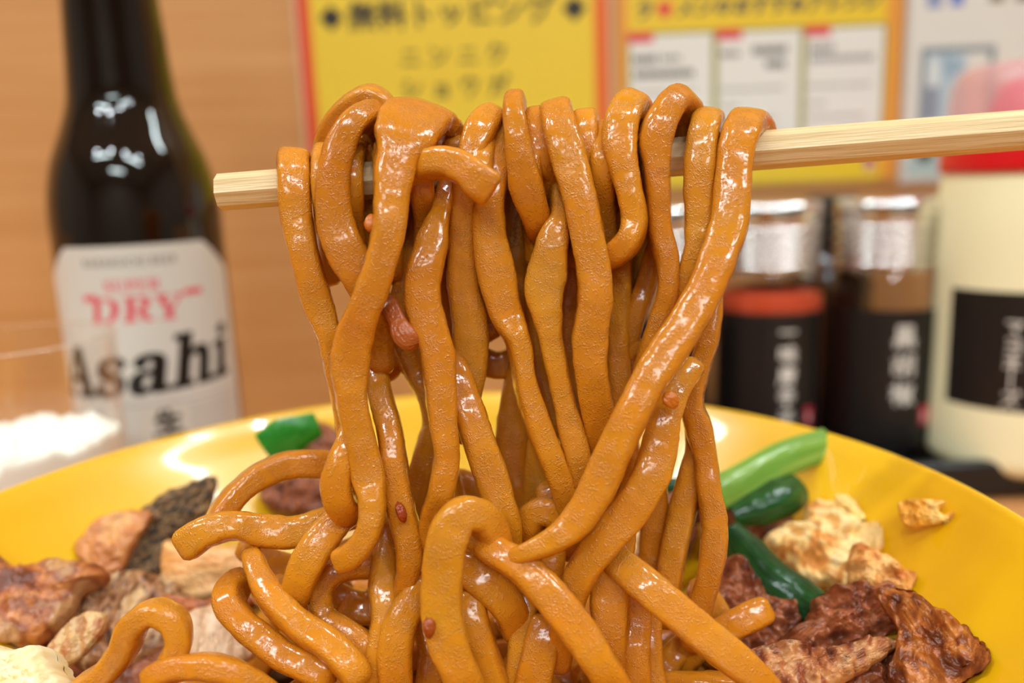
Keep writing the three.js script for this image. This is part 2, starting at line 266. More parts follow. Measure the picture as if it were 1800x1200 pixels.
// ---------------------------------------------------------------- beer bottle
{
  const base = onDepth(264, 560, 0.14 - 0.295); const g = thing('beer_bottle', 'dark brown beer bottle with silver label standing behind the bowl', 'bottle', [base.x, 0, base.z]);
  const R = 0.0282;
  const prof = [[0, 0.002], [0.022, 0.001], [0.0268, 0.004], [R, 0.010], [R, 0.04], [R, 0.08], [R, 0.112], [R, 0.122], [0.0273, 0.131], [0.0250, 0.1405], [0.0208, 0.151], [0.0180, 0.1595], [0.0168, 0.17], [0.0159, 0.183], [0.0149, 0.199], [0.0141, 0.215], [0.0136, 0.226], [0.0136, 0.238]];
  part('glass_body', lathe([...smoothProfile(prof, 160), [0.013, 0.24], [0, 0.24]], 96), phys({ color: lin(20, 10, 5), roughness: 0.04, ior: 1.52, clearcoat: 0.3, clearcoatRoughness: 0.02 }), g);
  // crown lip
  part('lip', lathe([[0.0136, 0.229], [0.0146, 0.23], [0.0148, 0.234], [0.0146, 0.238], [0.0136, 0.24]], 64), phys({ color: lin(20, 10, 5), roughness: 0.04, ior: 1.52 }), g);
  // the label: a curved sheet with cut upper corners
  const a0 = THREE.MathUtils.degToRad(-80), a1 = THREE.MathUtils.degToRad(68), y0 = 0.02, y1 = 0.1125, nx = 72, ny = 24, view = Math.atan2(camera.position.x - base.x, camera.position.z - base.z);
  const LW = (a1 - a0) * R, LH = y1 - y0, K = 1024 / LW;
  const pos = [], uv = [], idx = [];
  for (let j = 0; j <= ny; j++) for (let i = 0; i <= nx; i++) {
    const u = i / nx, xm = u * LW, cut = 0.0125, edge = Math.min(xm, LW - xm), top = y1 - Math.max(0, cut - edge) * 0.85, y = y0 + (top - y0) * j / ny, t = a0 + (a1 - a0) * u + view;
    pos.push(Math.sin(t) * (R + 0.00025), y, Math.cos(t) * (R + 0.00025)); uv.push(u, (y - y0) / LH);
  }
  for (let j = 0; j < ny; j++) for (let i = 0; i < nx; i++) { const k = j * (nx + 1) + i; idx.push(k, k + 1, k + nx + 1, k + 1, k + nx + 2, k + nx + 1); }
  const lg = new THREE.BufferGeometry(); lg.setAttribute('position', new THREE.Float32BufferAttribute(pos, 3)); lg.setAttribute('uv', new THREE.Float32BufferAttribute(uv, 2)); lg.setIndex(idx); lg.computeVertexNormals();
  const map = canvas(1024, Math.round(LH * K), (c, w, h) => {
    const X = (deg) => (deg * Math.PI / 180 - a0) * R * K, Y = (y) => (y1 - y) * K, mm = K / 1000;
    c.fillStyle = '#dad4ca'; c.fillRect(0, 0, w, h);
    c.textAlign = 'center'; c.textBaseline = 'middle';
    c.fillStyle = '#8d857c'; c.font = `bold ${3.6 * mm}px sans-serif`; c.fillText('KARAKUCHI BEER', X(-9), Y(0.1072));
    c.fillStyle = '#e2475a'; c.font = `bold ${5.2 * mm}px serif`; c.fillText('SUPER', X(-9), Y(0.0995));
    c.save(); c.translate(X(-8), Y(0.0915)); c.font = `bold ${11.6 * mm}px serif`; c.transform(1.2, 0, -0.12, 1, 0, 0); c.fillText('DRY', 0, 0); c.restore();
    c.fillRect(X(-42), Y(0.0968), 5 * mm, 2 * mm); c.fillRect(X(24), Y(0.0968), 6.5 * mm, 2 * mm);
    c.save(); c.translate(X(-9), Y(0.0715)); c.fillStyle = '#14110f'; c.transform(1.12, -0.05, -0.2, 1.15, 0, 0); c.font = `bold ${20.5 * mm}px serif`; c.fillText('Asahi', 0, 0); c.lineWidth = 0.8 * mm; c.strokeStyle = '#14110f'; c.strokeText('Asahi', 0, 0); c.restore();
    c.fillStyle = '#b7afa4'; c.fillRect(0, Y(0.0595), w, 0.6 * mm); c.fillRect(0, Y(0.045), w, 0.6 * mm);
    for (let k = 0; k < 6; k++) c.fillRect(X(18), Y(0.057 - k * 0.002), 24 * mm, 0.7 * mm);
    c.fillStyle = '#d9d2c4'; c.fillRect(X(-14), Y(0.058), 15 * mm, 12.4 * mm);
    c.strokeStyle = '#2a2724'; write(c, '生', X(2) - 4 * mm, Y(0.057), 9.4 * mm, 1.5 * mm);
    c.fillStyle = '#d7764c'; c.fillRect(X(-60), Y(0.0405), 32 * mm, 5 * mm);
  });
  part('paper_label', lg, new THREE.MeshStandardMaterial({ map, metalness: 0.12, roughness: 0.42 }), g);
}

// ---------------------------------------------------------------- glass with foam
{
  const c0 = onDepth(6, 600, 0.14 - 0.227), g = thing('beer_glass', 'clear glass tumbler holding white foam beside the beer bottle', 'glass', [c0.x, 0, c0.z]);
  part('tumbler', lathe([[0, 0.0005], [0.024, 0.0005], [0.0252, 0.002], [0.0275, 0.05], [0.0288, 0.089], [0.0283, 0.0904], [0.0276, 0.0895], [0.0262, 0.05], [0.0238, 0.008], [0, 0.0075]], 80), paneGlass, g);
  const foam = lathe([[0, 0.030], [0.0245, 0.030], [0.0252, 0.0312], [0.0262, 0.057], [0.0262, 0.0605], [0.0235, 0.0592], [0.02, 0.0575], [0.012, 0.0568], [0, 0.0568]].flatMap((p, i, a) => i < a.length - 1 ? [p, [(p[0] + a[i + 1][0]) / 2, (p[1] + a[i + 1][1]) / 2]] : [p]), 110);
  const p = foam.attributes.position;
  for (let i = 0; i < p.count; i++) { const x = p.getX(i), y = p.getY(i), z = p.getZ(i); if (y > 0.054) { const lift = fbm(x * 160, 3, z * 160) * 0.0042 + fbm(x * 500, 9, z * 500) * 0.0018; p.setY(i, y + lift + 0.0008); } }
  foam.computeVertexNormals();
  part('foam', foam, new THREE.MeshStandardMaterial({ color: lin(246, 238, 222), roughness: 0.9 }), g);
  part('beer', lathe([[0, 0.0085], [0.0236, 0.0085], [0.0246, 0.0298], [0, 0.0298]], 64), phys({ color: lin(236, 170, 40), roughness: 0.1, ior: 1.33 }), g);
}

// ---------------------------------------------------------------- condiment tray and jars
const TRAY_TOP = 0.008;
{
  const a = onHeight(1655, 826, 0.012), g = thing('condiment_tray', 'black tray with raised rim under the condiment jars', 'tray', [0.235, 0, 0]);
  const z1 = a.z, z0 = WALL_Z + 0.012, w = 0.37;
  const mat = phys({ color: lin(20, 20, 20), roughness: 0.35 });
  const b = part('tray_base', new RoundedBoxGeometry(w, 0.006, z1 - z0, 3, 0.002), mat, g); b.position.set(0, 0.0045, (z0 + z1) / 2);
  for (const s of [-1, 1]) {
    const r = part('rim', new RoundedBoxGeometry(w, 0.014, 0.006, 3, 0.0025), mat, g); r.position.set(0, 0.0085, s > 0 ? z1 : z0);
    const q = part('rim', new RoundedBoxGeometry(0.006, 0.014, z1 - z0, 3, 0.0025), mat, g); q.position.set(s * w / 2, 0.0085, (z0 + z1) / 2);
  }
  g.rotation.y = 0;
}
function curvedPatch(r, a0, a1, y0, y1, nx = 40, ny = 4) {
  const pos = [], uv = [], idx = [];
  for (let j = 0; j <= ny; j++) for (let i = 0; i <= nx; i++) { const t = a0 + (a1 - a0) * i / nx; pos.push(Math.sin(t) * r, y0 + (y1 - y0) * j / ny, Math.cos(t) * r); uv.push(i / nx, j / ny); }
  for (let j = 0; j < ny; j++) for (let i = 0; i < nx; i++) { const k = j * (nx + 1) + i; idx.push(k, k + 1, k + nx + 1, k + 1, k + nx + 2, k + nx + 1); }
  const g = new THREE.BufferGeometry(); g.setAttribute('position', new THREE.Float32BufferAttribute(pos, 3)); g.setAttribute('uv', new THREE.Float32BufferAttribute(uv, 2)); g.setIndex(idx); g.computeVertexNormals(); return g;
}
function spiceJar(px, depth, radius, text, labelText, fill, fillTop, turn, colour) {
  const c0 = onDepth(px, 600, 0.14 - depth), g = thing('spice_jar', labelText, 'jar', [c0.x, TRAY_TOP, c0.z], 'spice jars on the tray');
  const R = radius, view = Math.atan2(-c0.x, 0.14 - c0.z);
  part('glass_body', lathe(smoothProfile([[0.001, 0.0008], [R * 0.86, 0.0008], [R * 0.97, 0.003], [R, 0.008], [R, 0.03], [R, 0.062], [R * 0.985, 0.07], [R * 0.9, 0.077], [R * 0.84, 0.081], [R * 0.83, 0.086]], 60), 64), paneGlass, g);
  const pep = lathe([[0, 0.003], [R * 0.9, 0.003], [R * 0.955, 0.008], [R * 0.955, fillTop - 0.001], [R * 0.8, fillTop + 0.001], [R * 0.4, fillTop + 0.003], [0, fillTop + 0.002]], 64);
  part('spice', pep, new THREE.MeshStandardMaterial({ color: fill, roughness: 0.9, bumpMap: wetBump, bumpScale: 0.0006 }), g);
  // chrome cap with stacked ridges
  const cap = [], ro = R * 0.93; cap.push([R * 0.84, 0.078], [ro, 0.0785]);
  for (let k = 0; k < 4; k++) { const y = 0.079 + k * 0.0048; cap.push([ro * 0.9, y], [ro * 0.98, y + 0.0006], [ro * 1.02, y + 0.0017], [ro * 1.02, y + 0.0026], [ro * 0.98, y + 0.0037], [ro * 0.9, y + 0.0043]); }
  cap.push([ro * 0.985, 0.0985], [ro * 1.005, 0.0992], [ro * 1.01, 0.1045], [ro * 0.98, 0.1065], [ro * 0.9, 0.1072], [0, 0.1072]);
  part('metal_cap', lathe(cap, 72), chrome, g);
  const half = 1.22, map = canvas(512, 460, (c, w, h) => {
    c.fillStyle = '#14100f'; c.fillRect(0, 0, w, h);
    c.strokeStyle = '#e9e4da'; const n = [...text].length, size = n > 3 ? 68 : 82;
    write(c, text, w * 0.60, n > 3 ? 30 : 50, size, 9, { vertical: true, pitch: n > 3 ? 1.14 : 1.22 });
    c.fillStyle = '#c8324a'; c.fillRect(w * 0.82, h * 0.74, 40, 66); c.fillStyle = '#f1d9d2'; c.fillRect(w * 0.82 + 14, h * 0.74 + 24, 12, 30);
  });
  part('black_label', curvedPatch(R + 0.0002, view - half + turn, view + half + turn, 0.0085, 0.0628), new THREE.MeshStandardMaterial({ map, roughness: 0.45 }), g);
  return g;
}
spiceJar(1350, 0.352, 0.0225, '一味唐辛子', 'spice jar of red chilli powder with black label and chrome cap', lin(196, 66, 24), 0.069, -0.05);
spiceJar(1552, 0.349, 0.0232, '黒胡椒', 'spice jar of black pepper with black label and chrome cap', lin(40, 32, 24), 0.054, -0.08);
spiceJar(1150, 0.352, 0.0225, '', 'spice jar with chrome cap half hidden behind the hanging noodles', lin(52, 40, 30), 0.055, 0);
{ // dark sauce bottle standing behind, between the two jars
  const c0 = onDepth(1456, 600, 0.14 - 0.384), g = thing('sauce_bottle', 'dark brown sauce bottle with black cap behind the chilli and pepper jars', 'bottle', [c0.x, TRAY_TOP, c0.z]);
  part('bottle_body', lathe(smoothProfile([[0.001, 0.0005], [0.016, 0.0005], [0.0185, 0.003], [0.019, 0.01], [0.019, 0.06], [0.0185, 0.07], [0.012, 0.079], [0.0095, 0.084], [0.0095, 0.088]], 60), 56), phys({ color: lin(62, 38, 26), roughness: 0.12, clearcoat: 0.5 }), g);
  part('cap', lathe([[0.0096, 0.083], [0.0118, 0.083], [0.012, 0.085], [0.012, 0.106], [0.0108, 0.108], [0, 0.1082]], 48), phys({ color: lin(22, 20, 20), roughness: 0.4 }), g);
}
{ // mayonnaise bottle
  const c0 = onDepth(1797, 560, 0.14 - 0.325), g = thing('mayonnaise_bottle', 'pale yellow squeeze bottle with red cap and black label', 'bottle', [c0.x, TRAY_TOP, c0.z]);
  const R = 0.0338, view = Math.atan2(-c0.x, 0.14 - c0.z);
  part('bottle_body', lathe(smoothProfile([[0.001, 0.0005], [R * 0.86, 0.0005], [R * 0.97, 0.004], [R, 0.012], [R, 0.05], [R, 0.085], [R * 0.985, 0.1], [R * 0.95, 0.1125], [R * 0.93, 0.1165]], 70), 80), phys({ color: lin(254, 245, 200), roughness: 0.42 }), g);
  const red = phys({ color: lin(226, 22, 30), roughness: 0.3 });
  part('screw_cap', lathe([[R * 0.5, 0.116], [R * 0.975, 0.1162], [R * 0.985, 0.118], [R * 0.985, 0.1315], [R * 0.95, 0.1335], [R * 0.5, 0.134]], 80), red, g);
  part('nozzle', lathe([[R * 0.52, 0.133], [R * 0.48, 0.140], [R * 0.42, 0.1475], [R * 0.3, 0.1505], [0, 0.151]], 64), phys({ color: lin(238, 96, 140), roughness: 0.35 }), g);
  part('overcap', lathe(smoothProfile([[R * 0.93, 0.1338], [R * 0.92, 0.142], [R * 0.88, 0.150], [R * 0.78, 0.1548], [R * 0.4, 0.1565], [0.0005, 0.1565]], 40), 72), phys({ color: lin(250, 226, 226), transmission: 0.75, thickness: 0, roughness: 0.35, ior: 1.45 }), g);
  const map = canvas(512, 420, (c, w, h) => { c.fillStyle = '#14100f'; c.fillRect(0, 0, w, h); c.strokeStyle = '#e4ded4'; write(c, 'マヨネーズ', w * 0.40, 90, 62, 8, { vertical: true, pitch: 1.02 }); });
  part('black_label', curvedPatch(R + 0.0002, view - 0.78, view + 0.78, 0.0275, 0.0728), new THREE.MeshStandardMaterial({ map, roughness: 0.45 }), g);
}

// ---------------------------------------------------------------- bowl
const BOWL = V(-0.015, 0, 0.0035);
{
  const g = thing('noodle_bowl', 'wide glossy yellow bowl full of noodles and toppings', 'bowl', [BOWL.x, 0, BOWL.z]);
  const prof = smoothProfile([[0.034, 0.001], [0.036, 0.001], [0.0365, 0.006], [0.042, 0.010], [0.064, 0.019], [0.086, 0.0385], [0.1, 0.0565], [0.1045, 0.0635], [0.1052, 0.0652], [0.1040, 0.0658], [0.1022, 0.0640], [0.097, 0.0570], [0.083, 0.0410], [0.062, 0.0235], [0.04, 0.0150], [0.0005, 0.0130]], 150);
  part('bowl_shell', lathe(prof, 160), phys({ color: new THREE.Color().setRGB(0.86, 0.48, 0.006), roughness: 0.26, clearcoat: 0.4, clearcoatRoughness: 0.06 }), g);
  part('foot_ring', lathe([[0.034, 0.0005], [0.034, 0.008], [0.031, 0.008], [0.0305, 0.0005], [0.034, 0.0005]], 96), phys({ color: new THREE.Color().setRGB(0.88, 0.50, 0.008), roughness: 0.22 }), g);
}
// inner surface of the bowl: height over the distance from its axis
const INNER = [[0, 0.013], [0.04, 0.0150], [0.062, 0.0235], [0.083, 0.0410], [0.097, 0.0570], [0.1022, 0.0640], [0.104, 0.0658]];
const innerHeight = (x, z) => { const r = Math.hypot(x - BOWL.x, z - BOWL.z); if (r > 0.104) return -1; let k = 0; while (INNER[k + 1][0] < r) k++; const f = (r - INNER[k][0]) / (INNER[k + 1][0] - INNER[k][0]); return INNER[k][1] + (INNER[k + 1][1] - INNER[k][1]) * f; };
const bowlHit = (px, py) => { const r = ray(px, py); for (let t = 0.06; t < 0.4; t += 0.0005) { const p = r.clone().multiplyScalar(t).add(camera.position); if (p.y < Math.max(0.030, innerHeight(p.x, p.z)) && Math.hypot(p.x - BOWL.x, p.z - BOWL.z) < 0.104) return p; } return onHeight(px, py, 0.05); };
{ // brown sauce at the bottom of the bowl
  const g = lathe([[0, 0.030], [0.02, 0.0302], [0.045, 0.0305], [0.066, 0.0300], [0.069, 0.0297], [0.06, 0.0285], [0.03, 0.0285], [0, 0.0285]], 96);
  const m = single('sauce', g, phys({ color: lin(92, 44, 14), roughness: 0.15 }), 'dark brown sauce pooled under the noodles in the bowl', 'sauce'); m.position.copy(BOWL);
  m.userData.kind = 'stuff';
}

// ---------------------------------------------------------------- chopstick
{
  const a = at(386, 338, D0), b = at(1960, 216, D0 + 0.001), axis = b.clone().sub(a), L = axis.length();
  const g = new THREE.Group(); g.name = numbered('chopstick'); scene.add(g); tag(g, 'pale wooden chopstick holding up the hanging noodles', 'chopstick');
  const half = (t) => 0.00292 + 0.0003 * t, pos = [], uv = [], idx = [], NS = 40, ring = [[1, 0.42], [0.42, 1], [-0.42, 1], [-1, 0.42], [-1, -0.42], [-0.42, -1], [0.42, -1], [1, -0.42]];
  for (let i = 0; i <= NS; i++) for (let k = 0; k <= 8; k++) for (const e of [0, 1]) { // each face has its own corners
    if (k === 8) continue;
    const t = i / NS, h = half(t), q = ring[(k + e) % 8]; pos.push(t * L, q[1] * h, q[0] * h); uv.push(t * L, k * 0.0037 + e * 0.0028);
  }
  for (let i = 0; i < NS; i++) for (let k = 0; k < 8; k++) { const p = i * 16 + k * 2, n = p + 16; idx.push(p, n, p + 1, p + 1, n, n + 1); }
  const base = pos.length / 3;
  for (const t of [0, 1]) { const c = pos.length / 3; pos.push(t * L + (t ? 0.0003 : -0.0003), 0, 0); uv.push(0, 0); for (let k = 0; k < 8; k++) { const h = half(t) * 0.98; pos.push(t * L, ring[k][1] * h, ring[k][0] * h); uv.push(ring[k][0] * 0.003, ring[k][1] * 0.003); } for (let k = 0; k < 8; k++) t ? idx.push(c, c + 1 + (k + 1) % 8, c + 1 + k) : idx.push(c, c + 1 + k, c + 1 + (k + 1) % 8); }
  const geo = new THREE.BufferGeometry(); geo.setAttribute('position', new THREE.Float32BufferAttribute(pos, 3)); geo.setAttribute('uv', new THREE.Float32BufferAttribute(uv, 2)); geo.setIndex(idx); geo.computeVertexNormals();
  const m = part('stick', geo, stickWood, g);
  g.position.copy(a); g.quaternion.setFromUnitVectors(V(1, 0, 0), axis.normalize()); m.rotation.x = 0.42;
}

// ---------------------------------------------------------------- noodles
// a path of [px, py, mm towards the camera from the chopstick, width in photograph pixels] becomes a soft rounded strip that keeps about the same cross-section
function strand(path, { seedNo = 0, flat = 1, cutStart = 0, cutEnd = 0, twist = 0.11, size = 1.04 } = {}) {
  const P = path.map(([x, y, z]) => at(x, y, D0 - z / 1000)), W = path.map(([, , z, w]) => (w ?? 52) / F * (D0 - z / 1000) * size);
  return sweep(P, W, { seedNo, flat, cutStart, cutEnd, twist });
}
function sweep(P, W, { seedNo = 0, flat = 1, cutStart = 0, cutEnd = 0, twist = 0.18, thick = null, step = 0.00075, RN = 22 } = {}) {
  const curve = new THREE.CatmullRomCurve3(P, false, 'centripetal'), n = Math.max(24, Math.round(curve.getLength() / step));
  const pts = [], wid = [];
  for (let i = 0; i <= n; i++) { const t = i / n, s = t * (P.length - 1), k = Math.min(P.length - 2, Math.floor(s)), f = s - k, e = f * f * (3 - 2 * f); pts.push(curve.getPoint(t)); wid.push(W[k] * (1 - e) + W[k + 1] * e); }
  const T = pts.map((p, i) => pts[Math.min(n, i + 1)].clone().sub(pts[Math.max(0, i - 1)]).normalize());
  // frame: carried along the path, turned towards the viewer's side where the strip faces it
  const start = T.findIndex((t, i) => { const v = camera.position.clone().sub(pts[i]).normalize(); return Math.abs(v.dot(t)) < 0.5 && i > n * 0.3; }), s0 = Math.max(0, start), N = [];
  const facing = (i) => { const v = camera.position.clone().sub(pts[i]).normalize(); return v.addScaledVector(T[i], -v.dot(T[i])); };
  N[s0] = facing(s0).normalize();
  const carry = (i, j) => { const c = N[i].clone(); c.addScaledVector(T[j], -c.dot(T[j])).normalize(); const f = facing(j), w = f.length() ** 2 * 0.12; if (w > 0.03) c.addScaledVector(f, (c.dot(f) >= 0 ? 1 : -1) * w); N[j] = c.addScaledVector(T[j], -c.dot(T[j])).normalize(); };
  for (let i = s0 + 1; i <= n; i++) carry(i - 1, i);
  for (let i = s0 - 1; i >= 0; i--) carry(i + 1, i);
  const pos = [], col = [], uv = [], idx = []; let len = 0;
  const end = (i) => { const s = i * step, e = (n - i) * step, r = (d, cut) => d < 0.0022 ? (cut ? Math.max(0.72, Math.sqrt(Math.min(1, d / 0.0009))) : Math.sqrt(Math.max(0.02, 1 - (1 - d / 0.0022) ** 2))) : 1; return Math.min(r(s, cutStart), r(e, cutEnd)); };
  for (let i = 0; i <= n; i++) {
    if (i) len += pts[i].distanceTo(pts[i - 1]);
    const k = seedNo * 17.3, s = len * 1000, tw = twist * fbm(s * 0.06, k, 1.5, 2) * 4, B = new THREE.Vector3().crossVectors(T[i], N[i]).normalize(), c = Math.cos(tw), si = Math.sin(tw);
    const e = end(i), w = wid[i] * e * (1 + 0.10 * fbm(s * 0.16, k, 7)), th = (thick ?? Math.min(0.0062, Math.max(0.0040, 2.7e-5 / Math.max(wid[i], 0.001)))) * flat * e * (1 + 0.08 * fbm(s * 0.2, k, 3));
    const arc = [0]; { let ox = w / 2, oy = 0; for (let j = 1; j <= RN; j++) { const a = j / RN * Math.PI * 2, x = Math.sign(Math.cos(a)) * Math.abs(Math.cos(a)) ** 0.54 * w / 2, y = Math.sign(Math.sin(a)) * Math.abs(Math.sin(a)) ** 0.54 * th / 2; arc.push(arc[j - 1] + Math.hypot(x - ox, y - oy)); ox = x; oy = y; } }
    for (let j = 0; j <= RN; j++) {
      const a = j / RN * Math.PI * 2, ca = Math.cos(a), sa = Math.sin(a), q = 0.54;      // rounded-rectangle outline
      let x = Math.sign(ca) * Math.abs(ca) ** q * w / 2, y = Math.sign(sa) * Math.abs(sa) ** q * th / 2;
      const bump = 1 + 0.075 * fbm(s * 0.45 + ca * 1.2, k + sa * 1.2, 5) + 0.02 * n3(s * 1.3 + ca * 2, k + sa * 2, 2);
      x *= bump; y *= bump;
      const xx = x * c - y * si, yy = x * si + y * c;
      pos.push(pts[i].x + B.x * xx + N[i].x * yy, pts[i].y + B.y * xx + N[i].y * yy, pts[i].z + B.z * xx + N[i].z * yy);
      uv.push(len * 82, arc[j] * 82 + k);
      const m = 1 + 0.16 * fbm(s * 0.12 + ca, k + sa, 11) + 0.08 * n3(s * 0.9 + ca, k + sa * 2, 4);
      col.push(Math.min(1.25, m), Math.min(1.25, m * (1 + 0.1 * n3(s * 0.1, k, 8))), m * 0.95);
    }
  }
  for (let i = 0; i < n; i++) for (let j = 0; j < RN; j++) { const p = i * (RN + 1) + j, q = p + RN + 1; idx.push(p, q, p + 1, p + 1, q, q + 1); }
  for (const e of [0, n]) { const c = pos.length / 3, t = pts[e].clone().addScaledVector(T[e], e ? 0.0002 : -0.0002); pos.push(t.x, t.y, t.z); uv.push(0, 0); col.push(1, 1, 0.95); for (let j = 0; j < RN; j++) { const p = e * (RN + 1) + j; e ? idx.push(c, p + 1, p) : idx.push(c, p, p + 1); } }
  const g = new THREE.BufferGeometry(); g.setAttribute('position', new THREE.Float32BufferAttribute(pos, 3)); g.setAttribute('color', new THREE.Float32BufferAttribute(col, 3)); g.setAttribute('uv', new THREE.Float32BufferAttribute(uv, 2)); g.setIndex(idx); g.computeVertexNormals();
  // close the seam between the first and last vertex of each ring
  const nn = g.attributes.normal; for (let i = 0; i <= n; i++) { const a = i * (RN + 1), b = a + RN, v = V(nn.getX(a) + nn.getX(b), nn.getY(a) + nn.getY(b), nn.getZ(a) + nn.getZ(b)).normalize(); nn.setXYZ(a, v.x, v.y, v.z); nn.setXYZ(b, v.x, v.y, v.z); }
  return g;
}
let count = 0;
const HANG = 'noodles hanging from the chopstick', BACK = 'noodles hanging behind the front strands', HEAP = 'noodles lying in the bowl';
function noodle(label, group, path, opt = {}) { count++; return single('noodle', strand(path, { seedNo: count, ...opt }), noodleMaterials[count % 4], label, 'noodle', group); }

// --- front strands, one after the other along the chopstick
noodle('noodle nearest the bare tip of the chopstick, hanging straight down', HANG, [[522, 420, -8, 50], [518, 330, -8, 52], [516, 284, -1, 54], [516, 300, 4, 55], [517, 340, 5, 54], [525, 400, 5, 50], [540, 465, 5, 50], [558, 530, 4, 52], [578, 590, 3, 44], [588, 640, 2, 40], [600, 700, 1, 36], [612, 760, 0, 36], [625, 840, -2, 40]]);
noodle('wide noodle folded over next to the tip strand, running under a crossing strand', HANG, [[655, 300, -8, 50], [668, 225, -4, 46], [650, 205, 2, 44], [620, 218, 6, 46], [596, 262, 7.5, 54], [585, 330, 8, 58], [592, 400, 8, 66], [610, 445, 8, 70], [636, 490, 7, 64], [655, 540, 4, 52], [668, 600, 1, 46], [672, 660, 0, 44]]);
noodle('thin noodle making the high arch above the folded strand', HANG, [[570, 330, -7, 36], [572, 260, -6, 36], [590, 212, -3, 36], [618, 182, -1, 36], [650, 168, 0, 36], [676, 186, 0, 38], [684, 230, -2, 40], [680, 300, -7, 40], [675, 380, -8, 40]]);
noodle('broad folded noodle with a lumpy flat top, twisting down and hooking at its end', HANG, [[800, 330, -8, 50], [796, 250, -6, 66], [770, 208, -2, 92], [732, 205, 5, 112], [712, 238, 9.5, 104], [697, 285, 11, 72], [688, 350, 11.5, 60], [684, 400, 12, 56], [668, 465, 12, 56], [646, 530, 11.5, 58], [624, 590, 10.5, 66], [615, 640, 10, 68], [617, 700, 9.5, 54], [631, 765, 9, 52], [646, 830, 9, 58], [655, 885, 9.5, 46], [648, 935, 10, 44], [622, 972, 10, 46], [598, 982, 9, 42]], { cutEnd: 1 });
noodle('short noodle stub sticking out sideways in front of the chopstick', HANG, [[700, 330, 3, 46], [742, 294, 8, 50], [790, 288, 11, 52], [826, 304, 13, 56], [846, 322, 13.5, 64], [866, 336, 13, 66]], { cutEnd: 1, twist: 0.05 });
noodle('twisting noodle with glints running down into the folded loop', HANG, [[790, 270, -4, 40], [785, 330, 1, 34], [774, 380, 4, 36], [756, 440, 7, 58], [742, 510, 8, 64], [752, 565, 8, 62], [768, 615, 8, 58], [774, 680, 8, 54], [779, 740, 8, 48], [785, 800, 8, 44], [776, 860, 8, 46], [768, 915, 6, 56], [765, 970, 4, 54]]);
noodle('noodle hanging beneath the sideways stub, second of three parallel strands', HANG, [[878, 260, -8, 44], [868, 214, -3, 46], [846, 226, 3, 54], [830, 272, 4, 48], [818, 340, 3, 46], [812, 420, 2, 50], [814, 500, 1, 56], [826, 570, 0, 60], [826, 640, -1, 60], [818, 710, -2, 50], [822, 780, -4, 44]]);
noodle('slanting noodle emerging from under the twisting strand towards the knot', HANG, [[770, 600, -3, 46], [800, 655, 1, 50], [822, 720, 3, 56], [845, 785, 4, 56], [868, 850, 4, 58], [886, 915, 4, 58], [892, 970, 2, 50]]);
noodle('noodle hanging beneath the sideways stub, narrowing and slanting below its thick middle', HANG, [[892, 250, -8, 40], [890, 235, -2, 40], [876, 290, 2, 42], [862, 345, 4, 50], [860, 400, 4, 56], [870, 470, 4.5, 66], [888, 545, 4, 58], [912, 605, 4, 40], [920, 660, 4, 36], [938, 727, 4, 42], [965, 793, 4, 44], [988, 850, 3, 46], [1004, 905, 1, 46]]);
noodle('noodle with a narrow peak, bulging before it slips behind a twisted strand', HANG, [[905, 330, -9, 42], [908, 240, -7, 40], [906, 192, -1, 36], [902, 200, 5, 36], [907, 232, 7, 42], [914, 272, 7.5, 50], [926, 330, 7, 60], [942, 382, 4, 50], [956, 420, -2, 46], [965, 480, -6, 44]]);
noodle('twisted noodle with a thin neck and a wide dented middle', HANG, [[985, 300, -5, 36], [980, 342, 1, 30], [980, 385, 4, 30], [971, 430, 6, 56], [962, 478, 6.5, 68], [956, 512, 6.5, 66], [961, 548, 6, 54], [968, 595, 5, 42], [981, 655, 4, 40], [993, 702, 3.5, 40], [1004, 755, 3.5, 46], [1018, 810, 3.5, 46], [1032, 862, 2, 46]]);
noodle('long straight noodle with an even width, middle of the bunch', HANG, [[985, 400, -8, 50], [984, 290, -8, 52], [980, 202, -1, 54], [979, 206, 5, 56], [988, 240, 7.5, 60], [1003, 290, 8.5, 62], [1020, 350, 9, 58], [1034, 420, 9, 56], [1044, 480, 9, 60], [1046, 530, 9, 60], [1037, 595, 8, 60], [1040, 660, 7, 56], [1051, 727, 5, 58], [1058, 785, 2, 56], [1062, 850, -1, 52]]);
noodle('noodle that drops and hooks sideways behind the long straight strand', HANG, [[1132, 300, -8, 48], [1125, 220, -4, 52], [1112, 184, 2, 52], [1094, 208, 6, 60], [1089, 250, 7, 60], [1098, 300, 7, 50], [1109, 348, 7, 46], [1116, 388, 7, 44], [1104, 426, 7, 44], [1075, 450, 5, 42], [1042, 455, 1, 42], [1015, 445, -3, 42]]);
noodle('noodle doubled over in a small knob above the chopstick, then thinning out', HANG, [[1196, 300, -8, 40], [1206, 240, -4, 44], [1208, 196, 0, 48], [1188, 180, 4, 48], [1166, 206, 6.5, 56], [1152, 248, 7, 58], [1154, 300, 6, 44], [1155, 350, 5.5, 38], [1158, 400, 5, 38], [1170, 452, 5, 40], [1176, 508, 5, 36], [1162, 560, 4, 34], [1143, 612, 3, 34], [1124, 680, 1, 36]]);
noodle('pale noodle lying just behind the one at the handle side', HANG, [[1246, 330, -8, 48], [1246, 240, -6, 50], [1244, 214, 0, 52], [1238, 230, 5, 53], [1232, 280, 6, 55], [1229, 330, 6, 54], [1229, 390, 5.5, 48], [1221, 440, 5, 38], [1207, 490, 4, 34], [1196, 545, 2, 36], [1186, 610, 0, 36]]);
